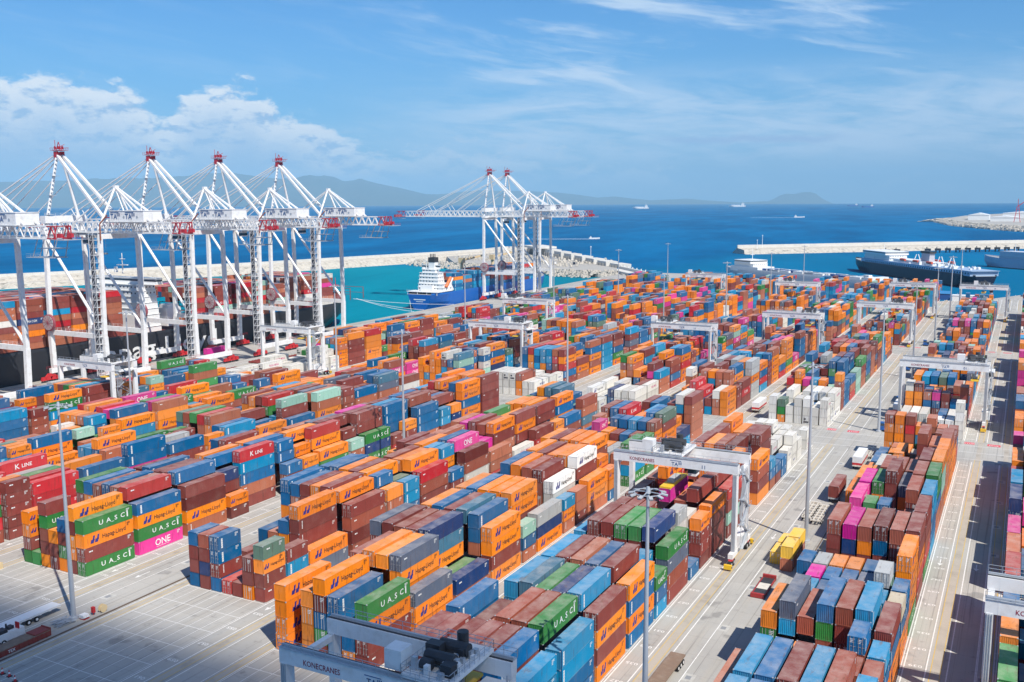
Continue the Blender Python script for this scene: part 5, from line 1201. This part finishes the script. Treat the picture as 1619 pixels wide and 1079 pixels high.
# ================================================================ BREAKWATERS
def rubble(name, pts, label, toe_l, toe_r, crest_w, crest_z, wall=None, step=2.4, seed=1, jit=1.0, road=None):
    """pts along the centre line; left side is the open sea"""
    R = random.Random(seed); P = [Vector((x, y, 0)) for x, y in pts]; line = []
    for a, b_ in zip(P[:-1], P[1:]):
        n_ = max(1, int((b_-a).length/step))
        for i in range(n_): line.append(a.lerp(b_, i/n_))
    line.append(P[-1])
    prof = []
    for i in range(9): t_ = i/8; prof.append((-crest_w/2-toe_l*(1-t_), SEAZ-2+(crest_z-SEAZ+2)*t_, 1))
    prof += [(-crest_w/2+.5, crest_z, .3), (crest_w/2-.5, crest_z if road is None else road, .12)]
    for i in range(9): t_ = i/8; prof.append((crest_w/2+toe_r*t_, (crest_z if road is None else road)-((crest_z if road is None else road)-SEAZ+2)*t_, 1))
    m_ = len(prof); vs = []; fs = []; n = len(line)
    for i, q in enumerate(line):
        tn = (line[min(i+1, n-1)]-line[max(i-1, 0)]).normalized(); nr = Vector((tn.y, -tn.x, 0))
        for off, z, j in prof:
            vs.append((q.x+nr.x*off+R.uniform(-1, 1)*j*jit, q.y+nr.y*off+R.uniform(-1, 1)*j*jit, z+R.uniform(-1, 1)*j*.75*jit))
    for i in range(n-1):
        for k in range(m_-1): a = i*m_+k; fs.append([a, a+1, a+m_+1, a+m_])
    fs.append(list(range(m_))); fs.append(list(range((n-1)*m_, n*m_))[::-1])
    e = empty(name, (0, 0, 0), label, 'breakwater'); mb = MB(); mb.add(vs, fs); mb.build('rock_slope', ROCK, e)
    if wall:
        mb = MB()
        for i in range(0, n-3, 3):
            a, b_ = line[i], line[i+3]; tn = (b_-a).normalized(); nr = Vector((tn.y, -tn.x, 0))
            mb.beam(a+nr*wall[0]+Vector((0, 0, wall[1]/2+crest_z-1)), b_+nr*wall[0]+Vector((0, 0, wall[1]/2+crest_z-1))-tn*.1, wall[2], wall[1])
        mb.build('parapet', mat('pale_concrete', (.62, .60, .55), .85, 0, .4, (.42, .40, .36), .05), e)
    return e
left_line = [(-958, 300), (-845, 575), (-748, 807), (-719, 928), (-700, 1000), (-675, 1082), (-660, 1157), (-666, 1240), (-628, 1256)]
rubble('breakwater', left_line, 'long pale rock breakwater behind the black ship enclosing the turquoise basin', 14, 13, 12, 7.0, wall=(-4, 3.0, 2.4), seed=2, road=4.5)
rubble('breakwater', [(-936, 300), (-826, 575), (-765, 700)], 'low grey rubble bank along the inner foot of the long breakwater', 8, 10, 10, 2.0, seed=12)
# the head: paved triangle with blocks, then caisson causeway
e = empty('mole_platform', (0, 0, 0), 'broad pale paved breakwater head behind the twin quay cranes', 'breakwater')
mb = MB(); mb.prism([(-668, 1080), (-600, 985), (-520, 950), (-440, 926), (-385, 915), (-372, 935), (-392, 985), (-460, 1080), (-560, 1200), (-640, 1240)], -6, 3.2); mb.build('platform', CONC, e)
R = random.Random(21); mb = MB()
def rock(x, y, z, s, mi=0):
    vs = []; n_ = 6
    for k in range(n_): a = k*pi/3+R.random(); vs.append((x+cos(a)*s*R.uniform(.7, 1.1), y+sin(a)*s*R.uniform(.7, 1.1), z-s*.3))
    for k in range(n_): a = k*pi/3+R.random(); vs.append((x+cos(a)*s*R.uniform(.4, .8), y+sin(a)*s*R.uniform(.4, .8), z+s*R.uniform(.4, .8)))
    mb.add(vs, [[k, (k+1) % n_, n_+(k+1) % n_, n_+k] for k in range(n_)]+[list(range(n_, 2*n_))], mi)
for a, b_ in (((-668, 1000), (-600, 968)), ((-600, 968), (-520, 938)), ((-520, 938), (-440, 914)), ((-440, 914), (-384, 905)), ((-384, 905), (-370, 930))):
    L_ = (Vector(b_)-Vector(a)).length
    for k in range(int(L_*2.6)):
        t_ = R.random(); q_ = Vector(a).lerp(Vector(b_), t_); off = R.uniform(-12, 8); nv = Vector((-(b_[1]-a[1]), b_[0]-a[0])).normalized(); rock(q_.x+nv.x*off, q_.y+nv.y*off, -2.2+(off+12)*.28, R.uniform(1.0, 2.1))
for k in range(420):
    x = R.uniform(-640, -430); y = 950+(-x-430)*.45+R.uniform(0, 130); rock(x, y, 3.2+R.uniform(0, 1.5), R.uniform(.8, 2.4))
mb.build('loose_rocks', ROCK, e)['kind'] = 'stuff'
mb = MB()
for i in range(9):
    t_ = i/8; x = -590+t_*205; y = 1185-t_*205; h = 11-7.0*t_
    a = Vector((x, y)); dr = Vector((205, -205)).normalized(); nr = Vector((dr.y, -dr.x))
    q0, q1 = a-dr*13, a+dr*12.6
    pts = [(q0.x+nr.x*8, q0.y+nr.y*8), (q1.x+nr.x*8, q1.y+nr.y*8), (q1.x-nr.x*6, q1.y-nr.y*6), (q0.x-nr.x*6, q0.y-nr.y*6)]
    mb.prism(pts, 3.2, 3.2+h)
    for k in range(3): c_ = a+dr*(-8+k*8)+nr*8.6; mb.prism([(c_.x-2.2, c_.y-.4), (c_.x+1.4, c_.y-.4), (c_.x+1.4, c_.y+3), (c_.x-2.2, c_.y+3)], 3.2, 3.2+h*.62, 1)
mb.prism([(-600, 1165), (-560, 1125), (-540, 1145), (-580, 1185)], 13, 15.5)
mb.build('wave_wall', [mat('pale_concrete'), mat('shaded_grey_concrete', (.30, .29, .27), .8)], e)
for i, (x, y) in enumerate(((-500, 985), (-470, 992), (-450, 1000))):
    v_ = empty('parked_van', (x, y, 3.2), ['white parked van on the breakwater head, leftmost', 'white parked van on the breakwater head beside the wave wall', 'dark parked car on the breakwater head near its tip'][i], 'van', 'vehicles on the breakwater head', .6)
    mb = MB(); mb.box(-1.1, 1.1, -2.8, 2.2, .4, 2.7, 0 if i < 2 else 1); mb.box(-1.1, 1.1, 2.2, 3.1, .4, 1.5, 0 if i < 2 else 1); mb.box(-1.12, 1.12, .8, 2.22, 1.6, 2.4, 2); mb.build('body', [WHITE, HN, GLASS], v_); wheels(v_, (-1.8, 2.0), 2.2, .38, .38)
e = empty('causeway', (0, 0, 0), 'pale stepped caisson causeway joining breakwater head and quay', 'causeway')
mb = MB(); a = Vector((-385, 962)); b_ = Vector((-318, 880)); dr = (b_-a).normalized(); nr = Vector((dr.y, -dr.x))
def slab(o1, o2, z0, z1, w0=0, w1=1, mi=0): q0, q1 = a.lerp(b_, w0), a.lerp(b_, w1); mb.prism([tuple(q0+nr*o1), tuple(q1+nr*o1), tuple(q1+nr*o2), tuple(q0+nr*o2)][::-1], z0, z1, mi)
slab(-6, 6, .8, 2.6); slab(-7.5, -5.2, 2.6, 5.2)
for k in range(5): slab(-8, 9, -6, .8, k*.2+.02, k*.2+.12, 1)
mb.build('deck', [mat('pale_concrete'), CONC], e)
mb = MB()
for k in range(9): q_ = a.lerp(b_, k/8)-nr*6.3; mb.tube((q_.x, q_.y, 5.2), (q_.x, q_.y, 6.8), .5, n=8)
mb.build('bollard', SHW, e)
rubble('breakwater', [(-366, 1395), (-330, 1425), (-200, 1550), (-90, 1650), (20, 1750), (200, 1905), (420, 2100)], 'long pale mole on the right behind the ferries', 14, 12, 22, 5.5, wall=(-8, 5, 2.2), seed=4, road=3.6, step=3)
rubble('breakwater', [(-250, 3600), (-232, 3760), (-150, 3900), (0, 4000), (300, 4200)], 'rocky far headland mole at the right edge', 60, 1, 60, 6, seed=6, step=9, jit=3)
e = empty('far_mole', (0, 0, 0), 'wide rocky reclaimed point with white buildings at the right edge', 'breakwater')
mb = MB(); poly = [(-256, 3560), (-170, 3050), (-98, 2830), (-5, 2585), (300, 2400), (600, 3200), (300, 4700), (-60, 5100), (-225, 4300)]; mb.prism(poly[::-1][::-1], -6, 6.5); mb.build('platform', CONC, e)
mb = MB(); R = random.Random(8)
for a, b_ in zip(poly[:4], poly[1:5]):
    L_ = (Vector(b_)-Vector(a)).length
    for k in range(int(L_*1.4)): t_ = R.random(); q_ = Vector(a).lerp(Vector(b_), t_); off = R.uniform(-22, 3); nv = Vector((-(b_[1]-a[1]), b_[0]-a[0])).normalized(); rock(q_.x+nv.x*off, q_.y+nv.y*off, -2+(off+22)*.34, R.uniform(3, 6))
mb.build('loose_rocks', ROCK, e)['kind'] = 'stuff'
for i, (x, y, w, d_, h) in enumerate(((-140, 3500, 30, 60, 22), (-60, 3300, 40, 60, 16), (-20, 3900, 60, 60, 22))):
    b2 = empty('port_building', (x, y, 6.5), ['white gabled shed on the far mole, leftmost', 'low white shed on the far mole, nearest the water', 'long white hall on the far mole behind the sheds'][i], 'building'); mb = MB(); mb.box(-w, w, -d_, d_, 0, h*.7, 0); mb.build('wall', SHW, b2); mb = MB(); mb.prism([(-w-1, h*.7), (w+1, h*.7), (0, h)], -d_-1, d_+1, 0, axis='y'); mb.build('roof', SHW, b2)
b2 = empty('port_crane', (-28, 3150, 6.5), 'thin red lattice port crane at the right edge', 'crane'); mb = MB()
for s in (-1, 1):
    for q_ in (-1, 1): mb.beam((s*8, q_*8, 0), (s*2, q_*2, 45), 1.6)
for z in (12, 24, 36): w = 8-6*z/45; mb.beam((-w, -w, z), (w, w, z), 1); mb.beam((w, -w, z), (-w, w, z), 1)
mb.beam((0, 0, 45), (20, 0, 62), 2); mb.beam((0, 0, 45), (0, 0, 66), 1.6); mb.build('tower', RED, b2)
b2 = empty('radio_mast', (-7, 2950, 6.5), 'slim white mast standing on the far mole', 'mast'); mb = MB(); mb.tube((0, 0, 0), (0, 0, 80), 1.2, .6, 8); mb.build('pole', SHW, b2)
# mooring dolphins beside the mole
for i in range(14):
    x, y = -175+i*12.5, 1470+i*11.5
    if i in (2, 3): continue
    e = empty('mooring_dolphin', (x, y, SEAZ), 'dark piled mooring dolphin in front of the right-hand mole', 'dolphin', 'mooring dolphins along the mole'); mb = MB(); mb.box(-4, 4, -3.5, 3.5, 3.5, 6.2)
    for s in (-2.5, 2.5): mb.tube((s, 0, -1), (s, 0, 3.5), 1, n=8)
    mb.box(-2, -1, -1, 1, 6.2, 8.5); mb.build('deck', DARK, e)
# small lights on the mole
for i, (px, py, h, lab) in enumerate(((1205, 392, 18, 'thin beacon post at the tip of the right-hand mole'), (1197, 393, 12, 'shorter beacon post beside the taller one on the mole'), (934, 410, 15, 'thin beacon post on the causeway'))):
    P = gp(px, py, 5); e = empty('beacon', (P.x, P.y, 4), lab, 'beacon'); mb = MB(); mb.tube((0, 0, 0), (0, 0, h), .4, .25, 8); mb.tube((0, 0, h), (0, 0, h+1.4), .7, .7, 8); mb.build('post', SHW, e)

# ================================================================ FAR COAST
HILLM = mat('hill_scrub', (.04, .07, .06), .95, 0, .6, (.08, .09, .07), .0012); 
def hills(name, prof, D, base_d, seed, depth=6000, amp=1.0, n=220):
    """ridge given as (pixel x, pixel y of the crest); a relief with its own depth at distance D"""
    from mathutils import noise as mn
    vs = []; fs = []; rows = 15; xs = [p_[0] for p_ in prof]
    def crest(x):
        for (x0, y0), (x1, y1) in zip(prof[:-1], prof[1:]):
            if x0 <= x <= x1: t_ = (x-x0)/(x1-x0); return y0+(y1-y0)*t_
        return prof[-1][1]
    for i in range(n+1):
        x = xs[0]+(xs[-1]-xs[0])*i/n; v = ray(x, crest(x)); hz = sqrt(v.x**2+v.y**2); cz = CAMZ+D*v.z/hz
        az_ = atan2(v.x, v.y)
        for k in range(rows):
            t_ = k/(rows-1)       # 0 shore .. .6 crest .. 1 back
            rr = base_d+(D-base_d)*(t_/.6) if t_ < .6 else D+(t_-.6)/.4*depth
            f_ = (min(1, t_/.6))**1.25 if t_ <= .6 else max(0, 1-((t_-.6)/.4)**1.4)
            X, Y = rr*sin(az_), rr*cos(az_); gz = SEAZ-rr*rr/(2*RE)
            nn = mn.fractal(Vector((X/2600, Y/2600, seed)), 1.0, 2.1, 6)
            h = max(0, (cz+D*D/(2*RE))*f_*(1+(.34*nn if abs(t_-.6) > .04 else .05*nn)*amp))
            vs.append((X, Y, gz+h-(3 if t_ == 0 or t_ == 1 else 0)))
    for i in range(n):
        for k in range(rows-1): a = i*rows+k; fs.append([a, a+rows, a+rows+1, a+1])
    mb = MB(); mb.add(vs, fs); return struct(mb.build(name, HILLM, smooth=True))
hills('hills', [(-200, 287), (-60, 285), (0, 285), (60, 283), (130, 284), (190, 282), (240, 279), (300, 275), (335, 271.5), (365, 272), (397, 276), (440, 280), (467, 279.5), (489, 275.5), (511, 276.5), (545, 286), (560, 284.5), (574, 281.5), (595, 287.5), (634, 296), (670, 305.5), (700, 311), (730, 319), (760, 324)], 33000, 27000, 1.0)
hills('hills', [(560, 300), (628, 301), (664, 306), (692, 306.5), (728, 304.5), (760, 302), (800, 300), (844, 301.5), (878, 303.5), (906, 306), (945, 311.5), (972, 309.5), (1000, 313.5), (1029, 316.5), (1060, 315), (1084, 314.5), (1120, 317), (1170, 320), (1209, 318.5), (1250, 320.5), (1330, 323)], 37000, 31500, 4.0)
hills('hills', [(1195, 322), (1209, 319.5), (1222, 315), (1234, 308), (1243, 305.5), (1256, 306), (1268, 303.5), (1280, 303.5), (1289, 306), (1294, 310), (1301, 315), (1312, 320), (1320, 323)], 39000, 37000, 7.0, 900, .5, 60)
# ================================================================ CLOUD over the near corner, behind the camera: shades the lower left
mb = MB(); R = random.Random(4); c0 = Vector((-110, -150, 0))+sd*(1150/sd.z); nu, nv = 40, 16; vs = []
from mathutils import noise as mn
for j in range(nv+1):
    ph = -pi/2+pi*j/nv
    for i in range(nu):
        a = 2*pi*i/nu; u_ = Vector((cos(ph)*cos(a), cos(ph)*sin(a), sin(ph))); k_ = 1+.035*mn.fractal(u_*2.2, 1.0, 2.0, 4)
        vs.append(tuple(c0+Vector((u_.x*430*k_, u_.y*268*k_, u_.z*48*k_))))
mb.add(vs, [[j*nu+i, j*nu+(i+1) % nu, (j+1)*nu+(i+1) % nu, (j+1)*nu+i] for j in range(nv) for i in range(nu)])
cl = mb.build('cloud', []); cl.data.materials.clear(); m = bpy.data.materials.new('cloud_vapour'); m.use_nodes = True; nt = m.node_tree; nt.nodes.clear(); pv = nt.nodes.new('ShaderNodeVolumePrincipled'); ou = nt.nodes.new('ShaderNodeOutputMaterial'); nt.links.new(pv.outputs[0], ou.inputs[1])
pv.inputs['Color'].default_value = (1, 1, 1, 1); pv.inputs['Density'].default_value = .055; pv.inputs['Anisotropy'].default_value = .5; cl.data.materials.append(m); cl['kind'] = 'stuff'
# ================================================================ AIR
mb = MB(); mb.box(-50000, 50000, -30000, 50000, -400, 1400)
hz = mb.build('haze', [], None); hz.data.materials.clear()
m = bpy.data.materials.new('haze_air'); m.use_nodes = True; nt = m.node_tree; nt.nodes.clear(); pv = nt.nodes.new('ShaderNodeVolumePrincipled'); ou = nt.nodes.new('ShaderNodeOutputMaterial'); nt.links.new(pv.outputs[0], ou.inputs[1])
pv.inputs['Color'].default_value = (.42, .74, 1.0, 1); pv.inputs['Density'].default_value = 4.3e-5; pv.inputs['Anisotropy'].default_value = -.2
hz.data.materials.append(m); hz['kind'] = 'stuff'
